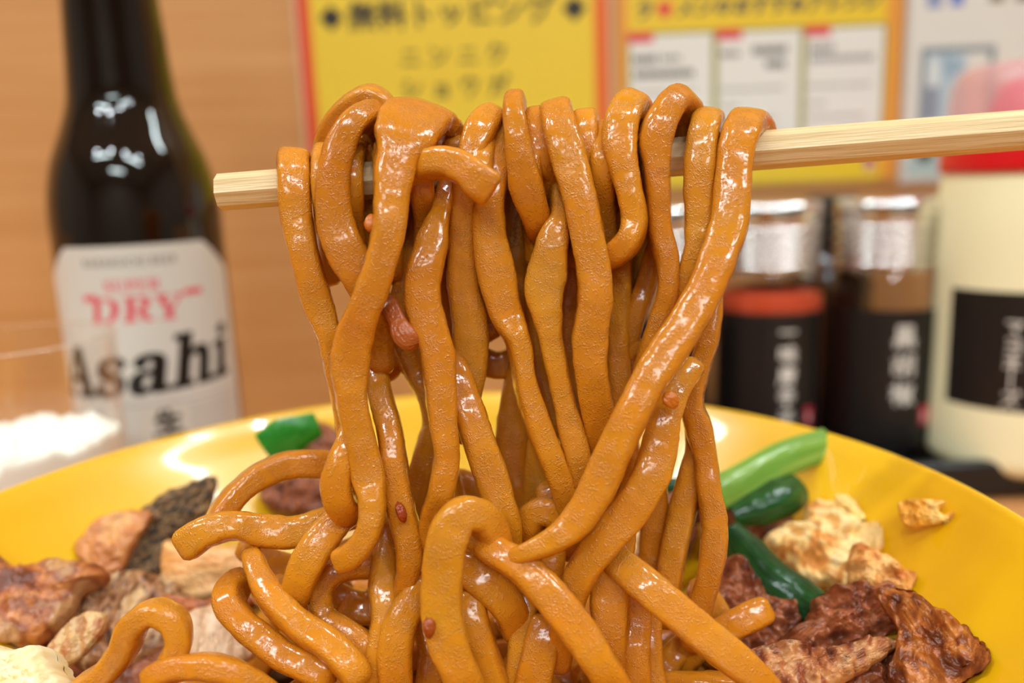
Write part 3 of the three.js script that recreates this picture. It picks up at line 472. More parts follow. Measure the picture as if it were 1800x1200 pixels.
noodle('thick noodle at the handle side, sweeping diagonally across the bunch', HANG, [[1336, 290, -8, 50], [1334, 235, -6, 56], [1318, 212, 0, 60], [1304, 228, 6, 62], [1293, 262, 8, 62], [1288, 325, 9, 62], [1282, 390, 10, 64], [1261, 456, 11.5, 64], [1231, 526, 12.5, 62], [1190, 594, 13, 64], [1146, 660, 13.5, 62], [1111, 727, 14, 58], [1079, 793, 14, 62], [1054, 850, 14, 62], [1022, 905, 14, 58], [975, 948, 13.5, 46], [930, 970, 13, 34], [900, 978, 11, 24]], { cutEnd: 1 });
noodle('thick noodle tucked under the diagonal one, bending towards the heap', HANG, [[1225, 640, 3, 40], [1192, 682, 6, 44], [1170, 727, 8, 56], [1160, 780, 9, 62], [1144, 835, 10, 64], [1106, 898, 10.5, 66], [1066, 946, 10.5, 62], [1034, 988, 10, 58], [1008, 1040, 9, 52], [992, 1100, 8, 48], [978, 1180, 5, 48]]);
noodle('brown noodle bulging out beside the diagonal strand and swinging down', HANG, [[1248, 470, -4, 34], [1253, 530, -2, 34], [1246, 592, -1, 36], [1228, 650, -1, 36], [1216, 705, -1, 40], [1229, 755, -1, 46], [1240, 805, -1, 42], [1246, 860, 0, 42], [1254, 910, 0, 46], [1255, 960, 0, 46], [1245, 1020, -1, 42], [1226, 1080, -3, 40], [1215, 1140, -6, 40]]);
noodle('brown noodle forking away under the bulging strand', HANG, [[1222, 740, -5, 36], [1224, 790, -4, 38], [1212, 850, -3, 44], [1199, 905, -3, 46], [1185, 965, -3, 46], [1174, 1030, -4, 44], [1166, 1100, -7, 44]]);
noodle('thin pale noodle seen in the gap beside the thinning strand', HANG, [[1165, 400, -5, 34], [1148, 455, -4, 34], [1134, 505, -4, 36], [1116, 555, -4, 38], [1104, 605, -5, 34], [1100, 670, -7, 36], [1098, 740, -9, 36]]);
noodle('short brown noodle bridging the gap behind the diagonal strand', HANG, [[1090, 640, -7, 30], [1112, 618, -5, 30], [1142, 606, -4, 28], [1175, 600, -5, 28]]);

// --- strands hanging behind
const behind = ['shaded noodle between the tip strands and the broad folded noodle', 'long shaded noodle winding behind the broad folded and the twisting noodle', 'shaded noodle running down behind the sideways stub', 'shaded noodle sagging in a U between the parallel strands',
  'shaded wide noodle beside the gap that shows the yellow bowl', 'shaded noodle behind the twisted noodle with the thin neck', 'shaded noodle running down behind the long straight one', 'brown noodle just beside the long straight one, half in shade', 'shaded noodle curling behind the hooking noodle',
  'short noodle draped between the long straight and the hooking noodle', 'short noodle draped between the narrow-peaked and the long straight noodle', 'shaded noodle under the crossing of the two thick strands', 'shaded noodle between the tucked thick noodle and the forking ones', 'shaded wide noodle behind the foot of the slanting strand',
  'shaded noodle below the sweeping end of the diagonal strand', 'shaded noodle behind the rounded loop at the foot of the bunch', 'shaded noodle filling the space between the stub and the narrow-peaked noodle', 'shaded noodle close behind the waist of the broad folded noodle', 'shaded noodle behind the three parallel strands under the stub',
  'shaded noodle behind the hooking and the doubled-over noodle', 'shaded noodle behind the bulge of the narrow-peaked one'];
for (const p of [
  [[628, 240, -2, 44], [630, 300, -4, 46], [632, 370, -5, 44], [640, 440, -5, 46], [660, 520, -6, 48], [682, 590, -7, 50], [684, 640, -8, 48], [662, 650, -10, 44]],
  [[736, 260, -4, 46], [734, 340, -5, 44], [733, 410, -5, 44], [722, 470, -5, 44], [706, 530, -5, 42], [706, 590, -5, 42], [726, 645, -5, 42], [752, 692, -5, 40], [764, 740, -6, 42], [749, 800, -7, 44], [732, 860, -8, 46], [722, 950, -10, 46]],
  [[800, 232, -3, 44], [797, 320, -5, 44], [792, 420, -6, 46], [790, 520, -7, 46], [798, 600, -8, 46], [806, 650, -9, 46]],
  [[790, 480, -10, 46], [806, 570, -10, 48], [838, 628, -10, 50], [878, 642, -10, 48], [918, 622, -10, 48], [935, 560, -11, 46], [938, 480, -11, 46]],
  [[930, 450, -7, 50], [932, 540, -8, 52], [925, 620, -8, 52], [910, 690, -8, 54], [900, 770, -8, 56], [897, 850, -8, 56], [905, 950, -9, 56]],
  [[950, 430, -6, 50], [950, 540, -6, 52], [955, 640, -6, 54], [958, 740, -6, 54], [950, 830, -7, 54], [945, 930, -9, 54]],
  [[1000, 260, -5, 50], [1004, 380, -6, 50], [1004, 500, -6, 52], [1003, 600, -6, 54], [1012, 700, -6, 54], [1020, 800, -7, 54], [1015, 920, -9, 54]],
  [[1080, 250, -5, 46], [1088, 380, -5, 42], [1092, 480, -4, 40], [1088, 560, -4, 42], [1086, 640, -4, 42], [1092, 720, -4, 44], [1102, 800, -6, 46], [1110, 900, -8, 50]],
  [[1045, 240, -3, 44], [1060, 310, -3, 44], [1072, 365, -4, 44], [1060, 405, -5, 42], [1030, 420, -6, 40]],
  [[1028, 205, 0, 44], [1032, 240, 3, 44], [1036, 290, 3, 44], [1030, 350, 2, 42], [1018, 420, -2, 42]],
  [[945, 205, -1, 42], [944, 235, 3, 42], [952, 275, 4, 42], [965, 300, 2, 44], [950, 360, -3, 42]],
  [[1060, 700, -5, 56], [1060, 790, -6, 56], [1052, 880, -6, 58], [1040, 980, -8, 58]],
  [[1134, 800, -7, 50], [1146, 870, -6, 52], [1150, 940, -6, 52], [1140, 1010, -7, 52], [1128, 1090, -9, 52]],
  [[870, 880, -9, 56], [880, 960, -9, 58], [900, 1040, -8, 58], [915, 1120, -8, 56]],
  [[970, 840, -3, 56], [972, 920, -2, 56], [962, 1000, 0, 56], [950, 1080, 2, 56]],
  [[780, 820, -9, 50], [800, 900, -9, 52], [815, 980, -8, 54], [822, 1060, -7, 54]],
]) noodle(behind.shift(), BACK, p);
// strands wound close round the chopstick under the front ones
for (const p of [
  [[904, 240, -4, 48], [903, 330, -5, 50], [902, 420, -6, 52], [898, 500, -7, 54], [890, 580, -9, 52]],
  [[662, 250, -3, 46], [664, 330, -4, 48], [668, 420, -5, 48], [690, 500, -7, 46]],
  [[838, 330, -6, 48], [842, 430, -7, 50], [850, 520, -8, 50], [862, 600, -9, 46]],
  [[1112, 260, -6, 46], [1122, 340, -7, 46], [1130, 420, -8, 46], [1096, 520, -9, 46]],
  [[940, 330, -5, 46], [955, 410, -6, 48], [950, 500, -7, 48]],
]) noodle(behind.shift(), BACK, p);
const B2 = 'noodle wound tightly round the chopstick beneath the outer strands';
for (const [x, w] of [[572, 48], [618, 46], [682, 50], [742, 48], [848, 46], [935, 46], [1060, 48], [1150, 46]]) {
  const y = 338 - 0.0819 * (x - 383);
  noodle(B2, BACK, [[x + 6, y + 120, -7, w], [x + 4, y + 30, -6.5, w], [x + 2, y - 38, -2.5, w], [x, y - 42, 1, w], [x - 2, y + 5, 4.5, w * 0.9], [x + 4, y + 90, 0, w * 0.8], [x + 8, y + 180, -4, w * 0.8]]);
}

// --- the heap below the lifted bunch
noodle('noodle bent into a rounded loop at the foot of the hanging bunch', HEAP, [[868, 985, 8, 50], [866, 940, 10, 54], [845, 908, 12, 56], [812, 905, 14, 60], [788, 940, 15, 70], [779, 1000, 15, 72], [776, 1060, 15, 70], [786, 1125, 15, 68], [812, 1190, 14, 66], [840, 1260, 10, 64]]);
noodle('noodle slanting away from the rounded loop beneath the diagonal strand', HEAP, [[835, 945, 7, 44], [870, 968, 11, 52], [920, 998, 13, 58], [970, 1050, 14.5, 64], [1018, 1112, 15.5, 64], [1058, 1172, 15.5, 60], [1100, 1240, 13, 58]]);
noodle('wide noodle end tucked beneath the slanting one', HEAP, [[790, 985, 4, 54], [830, 1005, 6, 62], [868, 1035, 7, 64], [898, 1075, 6, 56], [905, 1110, 3, 50]], { cutEnd: 1 });
noodle('flat upright noodle under the crossing of the thick strands', HEAP, [[1100, 900, 3, 44], [1086, 960, 5, 56], [1072, 1035, 7, 66], [1070, 1110, 8, 58], [1070, 1190, 7, 58], [1070, 1260, 4, 58]]);
noodle('thick noodle stretching out towards the dark meat', HEAP, [[1050, 960, 3, 50], [1100, 1000, 8, 58], [1135, 1028, 11, 62], [1180, 1066, 12.5, 62], [1230, 1110, 13, 62], [1280, 1150, 13, 62], [1322, 1184, 12, 54], [1352, 1212, 10, 46]], { cutEnd: 1 });
noodle('short cut noodle end lying on the dark meat', HEAP, [[1350, 1068, -6, 48], [1310, 1088, -5, 50], [1262, 1116, -6, 50], [1212, 1150, -8, 50], [1180, 1190, -10, 50]], { cutStart: 1 });
noodle('noodle arching low beneath the cut noodle end', HEAP, [[1250, 1120, -12, 44], [1205, 1135, -9, 44], [1170, 1170, -7, 46], [1150, 1220, -6, 46]]);
noodle('noodle arching out over the dark meat and green leaf', HEAP, [[640, 870, -12, 46], [600, 826, -9, 48], [555, 815, -7, 48], [505, 818, -6, 47], [458, 836, -5, 44], [418, 866, -3, 42], [390, 902, -1, 42], [372, 930, 0, 40]]);
noodle('noodle lying level with a forked end beside the pork fat', HEAP, [[640, 900, -6, 50], [580, 915, -2, 52], [520, 935, 0, 56], [462, 932, 1, 56], [412, 924, 2, 48], [365, 934, 3, 52], [316, 964, 3.5, 60]], { cutEnd: 1 });
noodle('stubby noodle end with a rounded tip beside the hooked strand', HEAP, [[622, 735, 4, 24], [610, 775, 7, 38], [598, 815, 8.5, 48], [590, 850, 9, 54], [598, 884, 8, 50], [622, 896, 4, 44]]);
noodle('ribbon of noodle bending down below the rounded tip', HEAP, [[640, 890, 1, 46], [605, 905, 4, 52], [568, 945, 6, 58], [540, 990, 7, 58], [524, 1032, 6, 54], [520, 1056, 3, 46]]);
noodle('noodle curving round a hollow in the heap', HEAP, [[690, 1000, -3, 40], [640, 996, 0, 42], [592, 1004, 1, 44], [564, 1038, 2, 44], [572, 1084, 3, 42], [606, 1110, 4, 44], [646, 1138, 5, 46], [680, 1190, 5, 46]]);
noodle('upright noodle beside the hollow in the heap', HEAP, [[688, 900, -3, 44], [678, 970, 0, 46], [672, 1030, 3, 48], [674, 1090, 5, 44], [662, 1150, 6, 42], [655, 1230, 6, 42]]);
noodle('noodle with a red chilli flake stuck on it', HEAP, [[660, 640, -2, 40], [668, 690, 1, 42], [684, 750, 3, 44], [694, 820, 4.5, 44], [704, 890, 5, 48], [720, 960, 5, 46], [718, 1010, 4, 40], [706, 1060, 2, 38]]);
noodle('twisted noodle lying across another towards the onion', HEAP, [[444, 972, 0, 30], [452, 1000, 3, 38], [470, 1040, 6, 46], [500, 1074, 8, 48], [536, 1106, 9, 50], [576, 1132, 10, 52], [610, 1164, 11, 54], [640, 1205, 11, 54]]);
noodle('noodle curling beneath the twisted one towards the onion', HEAP, [[440, 1020, -2, 38], [410, 1036, 1, 44], [404, 1062, 4, 50], [430, 1098, 6, 50], [464, 1126, 7, 50], [500, 1154, 8, 50], [545, 1174, 9, 50], [590, 1196, 9, 50]]);
noodle('noodle bent into a tight hairpin beside the garlic', HEAP, [[130, 1215, 8, 42], [185, 1182, 10, 42], [218, 1140, 11, 44], [238, 1095, 12, 44], [272, 1075, 12, 42], [306, 1092, 12, 44], [314, 1130, 12, 44], [296, 1168, 12, 44], [276, 1215, 11, 44]]);
noodle('noodle running level from the foot of the hairpin', HEAP, [[262, 1200, 13, 44], [300, 1178, 14, 44], [350, 1170, 14, 44], [400, 1178, 14, 44], [446, 1200, 13, 44], [490, 1235, 11, 44]]);
noodle('thick noodle standing beside the rounded loop', HEAP, [[752, 1020, 2, 46], [730, 1048, 5, 52], [705, 1090, 7, 60], [694, 1150, 8, 60], [698, 1230, 7, 58]]);
const H1 = 'noodle deep in the heap between the strands in front';
for (const p of [
  [[955, 960, -2, 46], [930, 925, 0, 50], [945, 900, 1, 50], [975, 902, 1, 50], [995, 930, -1, 46], [1000, 980, -4, 46]],
  [[930, 1020, 2, 46], [922, 1080, 4, 46], [914, 1150, 5, 46], [905, 1230, 5, 46]],
  [[965, 1080, 6, 56], [950, 1140, 8, 62], [930, 1230, 8, 62]],
  [[825, 1030, 5, 46], [834, 1090, 7, 48], [852, 1150, 8, 48], [880, 1230, 8, 48]],
  [[1110, 1020, 1, 52], [1120, 1080, 2, 52], [1115, 1150, 4, 52], [1120, 1230, 4, 50]],
  [[1160, 1040, -4, 44], [1140, 1090, -2, 46], [1140, 1150, 0, 48], [1150, 1230, 1, 48]],
  [[740, 1080, -3, 46], [760, 1140, -1, 48], [750, 1220, 1, 48]],
  [[1215, 1020, -14, 46], [1250, 1060, -13, 46], [1270, 1110, -12, 48], [1240, 1170, -10, 48]],
  [[560, 1010, -10, 46], [600, 1050, -10, 46], [650, 1060, -10, 46], [680, 1030, -11, 46]],
  [[720, 830, -16, 48], [760, 850, -15, 48], [810, 850, -15, 50], [860, 880, -15, 50]],
  [[420, 955, -14, 46], [470, 985, -13, 46], [520, 1000, -12, 48], [580, 985, -12, 48], [640, 960, -12, 48]],
  [[440, 1045, -10, 46], [500, 1030, -11, 46], [560, 1040, -12, 46], [620, 1030, -12, 46]],
  [[600, 1060, -8, 44], [640, 1075, -7, 44], [690, 1060, -8, 44], [740, 1030, -9, 44]],
]) noodle(H1, HEAP, p);
// more strands at the bottom of the heap, wound at random in the sauce
{
  const H2 = 'noodle lying half sunk in the sauce at the bottom of the bowl';
  for (let k = 0; k < 34; k++) {
    const P = []; let a = rnd() * 6.28, r = 0.01 + rnd() * 0.05, x = Math.cos(a) * r, z = Math.sin(a) * r * 0.8 - 0.004, dir = rnd() * 6.28; const h = 0.0305 + rnd() * 0.009;
    for (let i = 0; i < 9; i++) { P.push(V(BOWL.x + 0.014 + x, h + 0.003 * Math.sin(i * 1.3 + k) - 9 * Math.max(0, Math.hypot(x, z) - 0.05) * 0, BOWL.z + z)); dir += (rnd() - 0.5) * 1.5; let nx = x + Math.cos(dir) * 0.011, nz = z + Math.sin(dir) * 0.011; if (Math.hypot(nx, nz) > 0.058) { dir += 1.9; nx = x + Math.cos(dir) * 0.009; nz = z + Math.sin(dir) * 0.009; } x = nx; z = nz; }
    count++; single('noodle', sweep(P, P.map(() => 0.0054), { seedNo: count, step: 0.001, RN: 14 }), noodleMaterials[count % 4], H2, 'noodle', 'noodles at the bottom of the bowl');
  }
}

// ---------------------------------------------------------------- toppings
// a lump: an outline seen in the photograph, laid on a slanting plane through a point at a given height, with rounded edges, thickness and a rough surface
function lump(outline, [ax, ay, h], normal, { up = 0.004, down = 0.004, rough = 0.0012, freq = 260, colours, cfreq = 120, stretch = 1, rings = 26, edge = 0.34, jag = 0.0006 }) {
  const n = V(...normal).normalize(), hit = bowlHit(ax, ay).addScaledVector(n, 0.0045), high = onHeight(ax, ay, h), A = hit.distanceTo(camera.position) < high.distanceTo(camera.position) ? hit : high, onPlane = (px, py) => { const r = ray(px, py), t = A.clone().sub(camera.position).dot(n) / r.dot(n); return r.multiplyScalar(t).add(camera.position); };
  const P = outline.map(([x, y]) => onPlane(x, y)), loop = new THREE.CatmullRomCurve3(P, true, 'centripetal'), M = 120, border = [];
  for (let i = 0; i < M; i++) border.push(loop.getPoint(i / M));
  const c = border.reduce((a, b) => a.add(b), V(0, 0, 0)).multiplyScalar(1 / M), ux = new THREE.Vector3().crossVectors(V(0, 1, 0), n).normalize(), uy = new THREE.Vector3().crossVectors(n, ux);
  const pos = [], col = [], uv = [], idx = [];
  const tint = (p) => { const a = fbm(p.x * cfreq * stretch, p.y * cfreq, p.z * cfreq, 3) * 1.9 + 0.5, k = Math.max(0, Math.min(0.999, a)) * (colours.length - 1), i = Math.floor(k), f = k - i, q = 1 + 0.25 * n3(p.x * 900, p.y * 900, p.z * 900); return [0, 1, 2].map((m) => (colours[i][m] * (1 - f) + colours[i + 1][m] * f) * q); };
  for (const side of [1, -1]) {
    const base = pos.length / 3;
    for (let k = 0; k <= rings; k++) { const rho = k / rings, prof = Math.pow(Math.max(0, 1 - Math.pow(rho, 4)), edge);
      for (let i = 0; i < M; i++) {
        const q = c.clone().lerp(border[i], rho), j = 1 + jag / 0.006 * fbm(border[i].x * 420, border[i].y * 420, border[i].z * 420, 2) * rho; q.sub(c).multiplyScalar(j).add(c);
        const lift = side * (side > 0 ? up : down) * prof + rough * fbm(q.x * freq * stretch + side * 9, q.y * freq, q.z * freq, 4) * 2 * (side > 0 ? Math.min(1, prof + 0.3) : 0.5);
        q.addScaledVector(n, lift); q.y = Math.max(q.y, innerHeight(q.x, q.z) + (side > 0 ? 0.0014 : 0.0004)); pos.push(q.x, q.y, q.z); uv.push(q.clone().sub(c).dot(ux) * 90, q.clone().sub(c).dot(uy) * 90); col.push(...tint(q));
      } }
    for (let k = 0; k < rings; k++) for (let i = 0; i < M; i++) { const a = base + k * M + i, b = base + k * M + (i + 1) % M, d = a + M, e = b + M; side > 0 ? idx.push(a, d, b, b, d, e) : idx.push(a, b, d, b, e, d); }
  }
  const g = new THREE.BufferGeometry(); g.setAttribute('position', new THREE.Float32BufferAttribute(pos, 3)); g.setAttribute('color', new THREE.Float32BufferAttribute(col, 3)); g.setAttribute('uv', new THREE.Float32BufferAttribute(uv, 2)); g.setIndex(idx); 
  // outline order may run either way round; make the upper side face along the plane's normal
  g.computeVertexNormals(); let s = 0; const nn = g.attributes.normal; for (let i = 0; i < M * 4; i++) s += nn.getX(i) * n.x + nn.getY(i) * n.y + nn.getZ(i) * n.z;
  if (s < 0) { for (let i = 0; i < idx.length; i += 3) [idx[i + 1], idx[i + 2]] = [idx[i + 2], idx[i + 1]]; g.setIndex(idx); g.computeVertexNormals(); }
  return g;
}
const S = (r, g, b) => lin(r, g, b).toArray();
const PORK = [S(96, 40, 22), S(150, 78, 44), S(196, 116, 66), S(170, 92, 54)], BRAISED = [S(104, 54, 34), S(134, 70, 42), S(168, 96, 58), S(116, 60, 38)], FATTY = [S(214, 150, 92), S(232, 190, 138), S(206, 138, 84)];
const topping = (name, label, mat, ...a) => single(name, lump(...a), mat, label, name.includes('garlic') ? 'garlic' : name.includes('onion') ? 'onion' : name.includes('egg') ? 'egg' : 'pork');
topping('pork_slice', 'pork slice crusted with coarse black pepper against the bowl wall', crustMaterial, [[382, 838], [340, 846], [288, 868], [250, 896], [222, 940], [190, 968], [175, 1010], [230, 1030], [292, 1010], [300, 950], [340, 925], [376, 884]], [290, 930, 0.05], [0.25, 0.55, 0.8], { up: 0.003, down: 0.003, rough: 0.0012, freq: 600, cfreq: 900, colours: [S(24, 18, 14), S(58, 44, 32), S(120, 88, 56), S(164, 124, 78), S(44, 32, 26)] });
topping('pork_slice', 'translucent rim of pork fat behind the peppered slice', meatMaterial, [[138, 992], [150, 935], [176, 910], [236, 896], [268, 900], [240, 950], [204, 1006]], [195, 950, 0.047], [0.2, 0.6, 0.75], { up: 0.0014, rough: 0.0008, colours: [S(206, 134, 72), S(190, 112, 58), S(218, 156, 92)] });
topping('pork_slice', 'reddish brown pork slice against the side wall of the bowl', meatMaterial, [[-30, 990], [30, 1000], [90, 986], [150, 990], [196, 1010], [150, 1040], [120, 1090], [70, 1130], [0, 1140], [-60, 1120]], [60, 1060, 0.044], [0.15, 0.75, 0.62], { up: 0.004, rough: 0.0014, freq: 160, cfreq: 110, colours: [S(110, 52, 28), S(170, 92, 46), S(200, 128, 70), S(140, 70, 36), S(190, 140, 92)] });
topping('pork_slice', 'brown fibrous pork slice under the peppered one', meatMaterial, [[120, 1030], [200, 1010], [280, 1012], [330, 1050], [320, 1120], [240, 1170], [150, 1180], [90, 1150], [80, 1090]], [210, 1090, 0.041], [0.1, 0.8, 0.6], { up: 0.004, rough: 0.0014, freq: 200, cfreq: 130, stretch: 2, colours: [S(86, 50, 30), S(150, 96, 60), S(190, 140, 96), S(110, 60, 36), S(216, 178, 130)] });
topping('pork_slice', 'pale piece of pork with white fat streaks beside the garlic', meatMaterial, [[78, 1160], [104, 1112], [160, 1074], [190, 1086], [170, 1126], [112, 1172]], [130, 1120, 0.0475], [-0.1, 0.7, 0.7], { up: 0.0014, down: 0.002, rough: 0.0008, stretch: 1.6, cfreq: 200, colours: [S(178, 110, 62), S(204, 158, 104), S(216, 180, 128), S(180, 124, 76)] });
topping('pork_slice', 'thick cream slab of pork fat with red brown lower edge', meatMaterial, [[290, 952], [340, 962], [400, 958], [452, 968], [470, 1010], [440, 1040], [380, 1052], [320, 1058], [288, 1050], [286, 1000]], [380, 1005, 0.045], [0, 0.35, 0.94], { up: 0.0035, down: 0.004, rough: 0.0005, stretch: 0.4, cfreq: 110, colours: [S(232, 160, 92), S(238, 186, 124), S(226, 168, 108)] });
topping('pork_slice', 'dark browned pork edge beneath the fat slab', meatMaterial, [[284, 1046], [340, 1056], [400, 1048], [460, 1030], [470, 1050], [410, 1078], [340, 1082], [292, 1074]], [380, 1062, 0.0435], [0, 0.6, 0.8], { up: 0.002, down: 0.003, rough: 0.0006, colours: [S(150, 70, 24), S(186, 100, 38), S(120, 52, 20)] });
topping('onion_slice', 'translucent pale onion slice beside the twisted noodles', meatMaterial, [[318, 1090], [370, 1066], [420, 1070], [452, 1120], [446, 1160], [400, 1175], [345, 1168], [315, 1150]], [385, 1120, 0.041], [0.05, 0.8, 0.6], { up: 0.0025, down: 0.003, rough: 0.0004, freq: 120, cfreq: 60, stretch: 4, colours: [S(206, 162, 122), S(226, 192, 156), S(198, 148, 108)] });
topping('garlic_mound', 'pale crumbly mound of minced garlic at the edge of the bowl', softMaterial, [[-40, 1150], [10, 1138], [50, 1150], [84, 1140], [108, 1168], [122, 1210], [100, 1260], [20, 1280], [-60, 1240]], [40, 1200, 0.05], [-0.1, 0.7, 0.7], { up: 0.006, down: 0.006, rough: 0.0011, freq: 300, cfreq: 200, jag: 0.0008, colours: [S(246, 224, 168), S(252, 238, 196), S(240, 208, 140)] });
topping('pork_chunk', 'dark red brown pork chunk under the arching noodle', meatMaterial, [[462, 850], [500, 836], [560, 838], [610, 850], [600, 900], [540, 908], [480, 902], [460, 880]], [530, 875, 0.048], [0, 0.4, 0.9], { up: 0.004, rough: 0.0016, freq: 300, stretch: 2, cfreq: 160, colours: BRAISED });
topping('pork_chunk', 'small reddish pork piece leaning behind the short green leaf', meatMaterial, [[530, 742], [570, 742], [604, 765], [610, 800], [560, 806], [520, 800], [505, 770]], [560, 775, 0.0505], [0, 0.3, 0.95], { up: 0.003, rough: 0.0008, colours: BRAISED });
topping('pork_chunk', 'dark glossy pork lying beside the dark green leaf', meatMaterial, [[1240, 1000], [1300, 985], [1340, 1040], [1400, 1080], [1390, 1150], [1340, 1180], [1270, 1150], [1220, 1090]], [1310, 1090, 0.042], [0, 0.75, 0.65], { up: 0.005, rough: 0.0026, freq: 300, cfreq: 160, colours: BRAISED });
topping('pork_chunk', 'craggy dark brown pork piece with a pale seared rim', meatMaterial, [[1440, 1045], [1500, 1025], [1530, 1034], [1560, 1022], [1596, 1060], [1590, 1105], [1530, 1130], [1470, 1150], [1400, 1155], [1370, 1130], [1410, 1090]], [1490, 1090, 0.046], [-0.1, 0.65, 0.75], { up: 0.005, rough: 0.0034, freq: 230, cfreq: 200, jag: 0.0012, colours: BRAISED });
topping('pork_chunk', 'fatty brown pork strip below the craggy piece', meatMaterial, [[1310, 1150], [1370, 1130], [1450, 1142], [1540, 1120], [1580, 1130], [1520, 1180], [1440, 1220], [1350, 1230], [1300, 1200]], [1440, 1170, 0.044], [0, 0.75, 0.65], { up: 0.003, rough: 0.002, freq: 260, stretch: 2, cfreq: 150, colours: [S(110, 50, 30), S(180, 108, 64), S(206, 150, 100), S(140, 70, 40)] });
topping('pork_chunk', 'ruffled orange brown pork slice on the sloping bowl wall', meatMaterial, [[1540, 1040], [1600, 1040], [1650, 1070], [1690, 1100], [1716, 1160], [1730, 1230], [1640, 1240], [1560, 1200], [1580, 1120]], [1640, 1150, 0.042], [-0.4, 0.75, 0.5], { up: 0.003, rough: 0.0024, freq: 230, stretch: 1.4, cfreq: 170, colours: [S(96, 42, 16), S(150, 78, 30), S(186, 112, 50), S(120, 56, 22)] });
topping('pork_chunk', 'glossy braised pork below the seared strip and the ruffled slice', meatMaterial, [[1440, 1170], [1520, 1140], [1600, 1130], [1640, 1180], [1640, 1250], [1540, 1290], [1420, 1270]], [1540, 1200, 0.038], [-0.1, 0.75, 0.65], { up: 0.003, rough: 0.002, colours: BRAISED });
topping('pork_chunk', 'thin dark meat strip between the two green leaves', meatMaterial, [[1215, 880], [1270, 872], [1330, 890], [1390, 915], [1380, 935], [1310, 930], [1250, 920], [1210, 910]], [1300, 902, 0.047], [0, 0.5, 0.85], { up: 0.003, rough: 0.0012, colours: BRAISED });
topping('pork_chunk', 'small brown meat piece seen beside the pale yellow egg', meatMaterial, [[1275, 925], [1330, 915], [1390, 925], [1380, 960], [1330, 985], [1280, 970]], [1330, 948, 0.043], [0, 0.6, 0.8], { up: 0.003, rough: 0.0014, colours: BRAISED });
topping('fried_egg_piece', 'pale yellow crumbly piece of cooked egg on the bowl wall', softMaterial, [[1420, 888], [1470, 880], [1500, 900], [1520, 960], [1545, 1000], [1520, 1030], [1440, 1040], [1400, 1020], [1365, 980], [1340, 955], [1380, 925], [1410, 920]], [1440, 960, 0.043], [-0.1, 0.7, 0.7], { up: 0.005, rough: 0.003, freq: 210, cfreq: 170, jag: 0.0012, colours: [S(226, 150, 70), S(246, 206, 130), S(252, 226, 164), S(236, 178, 98)] });
topping('fried_egg_piece', 'browned ruffled edge of cooked egg next to the craggy pork', softMaterial, [[1500, 960], [1545, 975], [1580, 1000], [1610, 1040], [1570, 1060], [1520, 1050], [1490, 1020]], [1550, 1015, 0.042], [-0.2, 0.7, 0.65], { up: 0.004, rough: 0.002, cfreq: 200, colours: [S(190, 104, 40), S(226, 160, 84), S(240, 190, 120)] });
topping('egg_flake', 'small pale flake stuck on the bare yellow bowl wall', softMaterial, [[1578, 884], [1620, 878], [1664, 882], [1650, 898], [1676, 914], [1640, 922], [1596, 926], [1584, 908]], [1625, 902, 0.0508], [-0.45, 0.6, 0.66], { up: 0.0012, down: 0.0012, rough: 0.001, freq: 400, colours: [S(240, 176, 70), S(248, 206, 120), S(230, 160, 50)] });
topping('egg_flake', 'thin pale shred lying on the bowl wall near the leaves', softMaterial, [[1470, 870], [1486, 868], [1506, 888], [1520, 908], [1510, 912], [1490, 894], [1470, 882]], [1494, 890, 0.0515], [-0.3, 0.6, 0.7], { up: 0.0007, down: 0.0007, rough: 0.0004, colours: [S(248, 206, 110), S(252, 220, 140)] });
topping('pork_chunk', 'pinkish brown meat at the back beside the forking noodles', meatMaterial, [[1140, 880], [1180, 850], [1220, 865], [1230, 920], [1210, 980], [1160, 1000], [1120, 950]], [1180, 920, 0.044], [0, 0.6, 0.8], { up: 0.004, rough: 0.0016, colours: BRAISED });

topping('pork_chunk', 'brown sauced pork under the hairpin noodle', meatMaterial, [[60, 1110], [150, 1060], [300, 1060], [380, 1110], [400, 1200], [300, 1260], [120, 1260], [40, 1200]], [220, 1150, 0.033], [0, 0.8, 0.6], { up: 0.003, rough: 0.0016, colours: BRAISED });

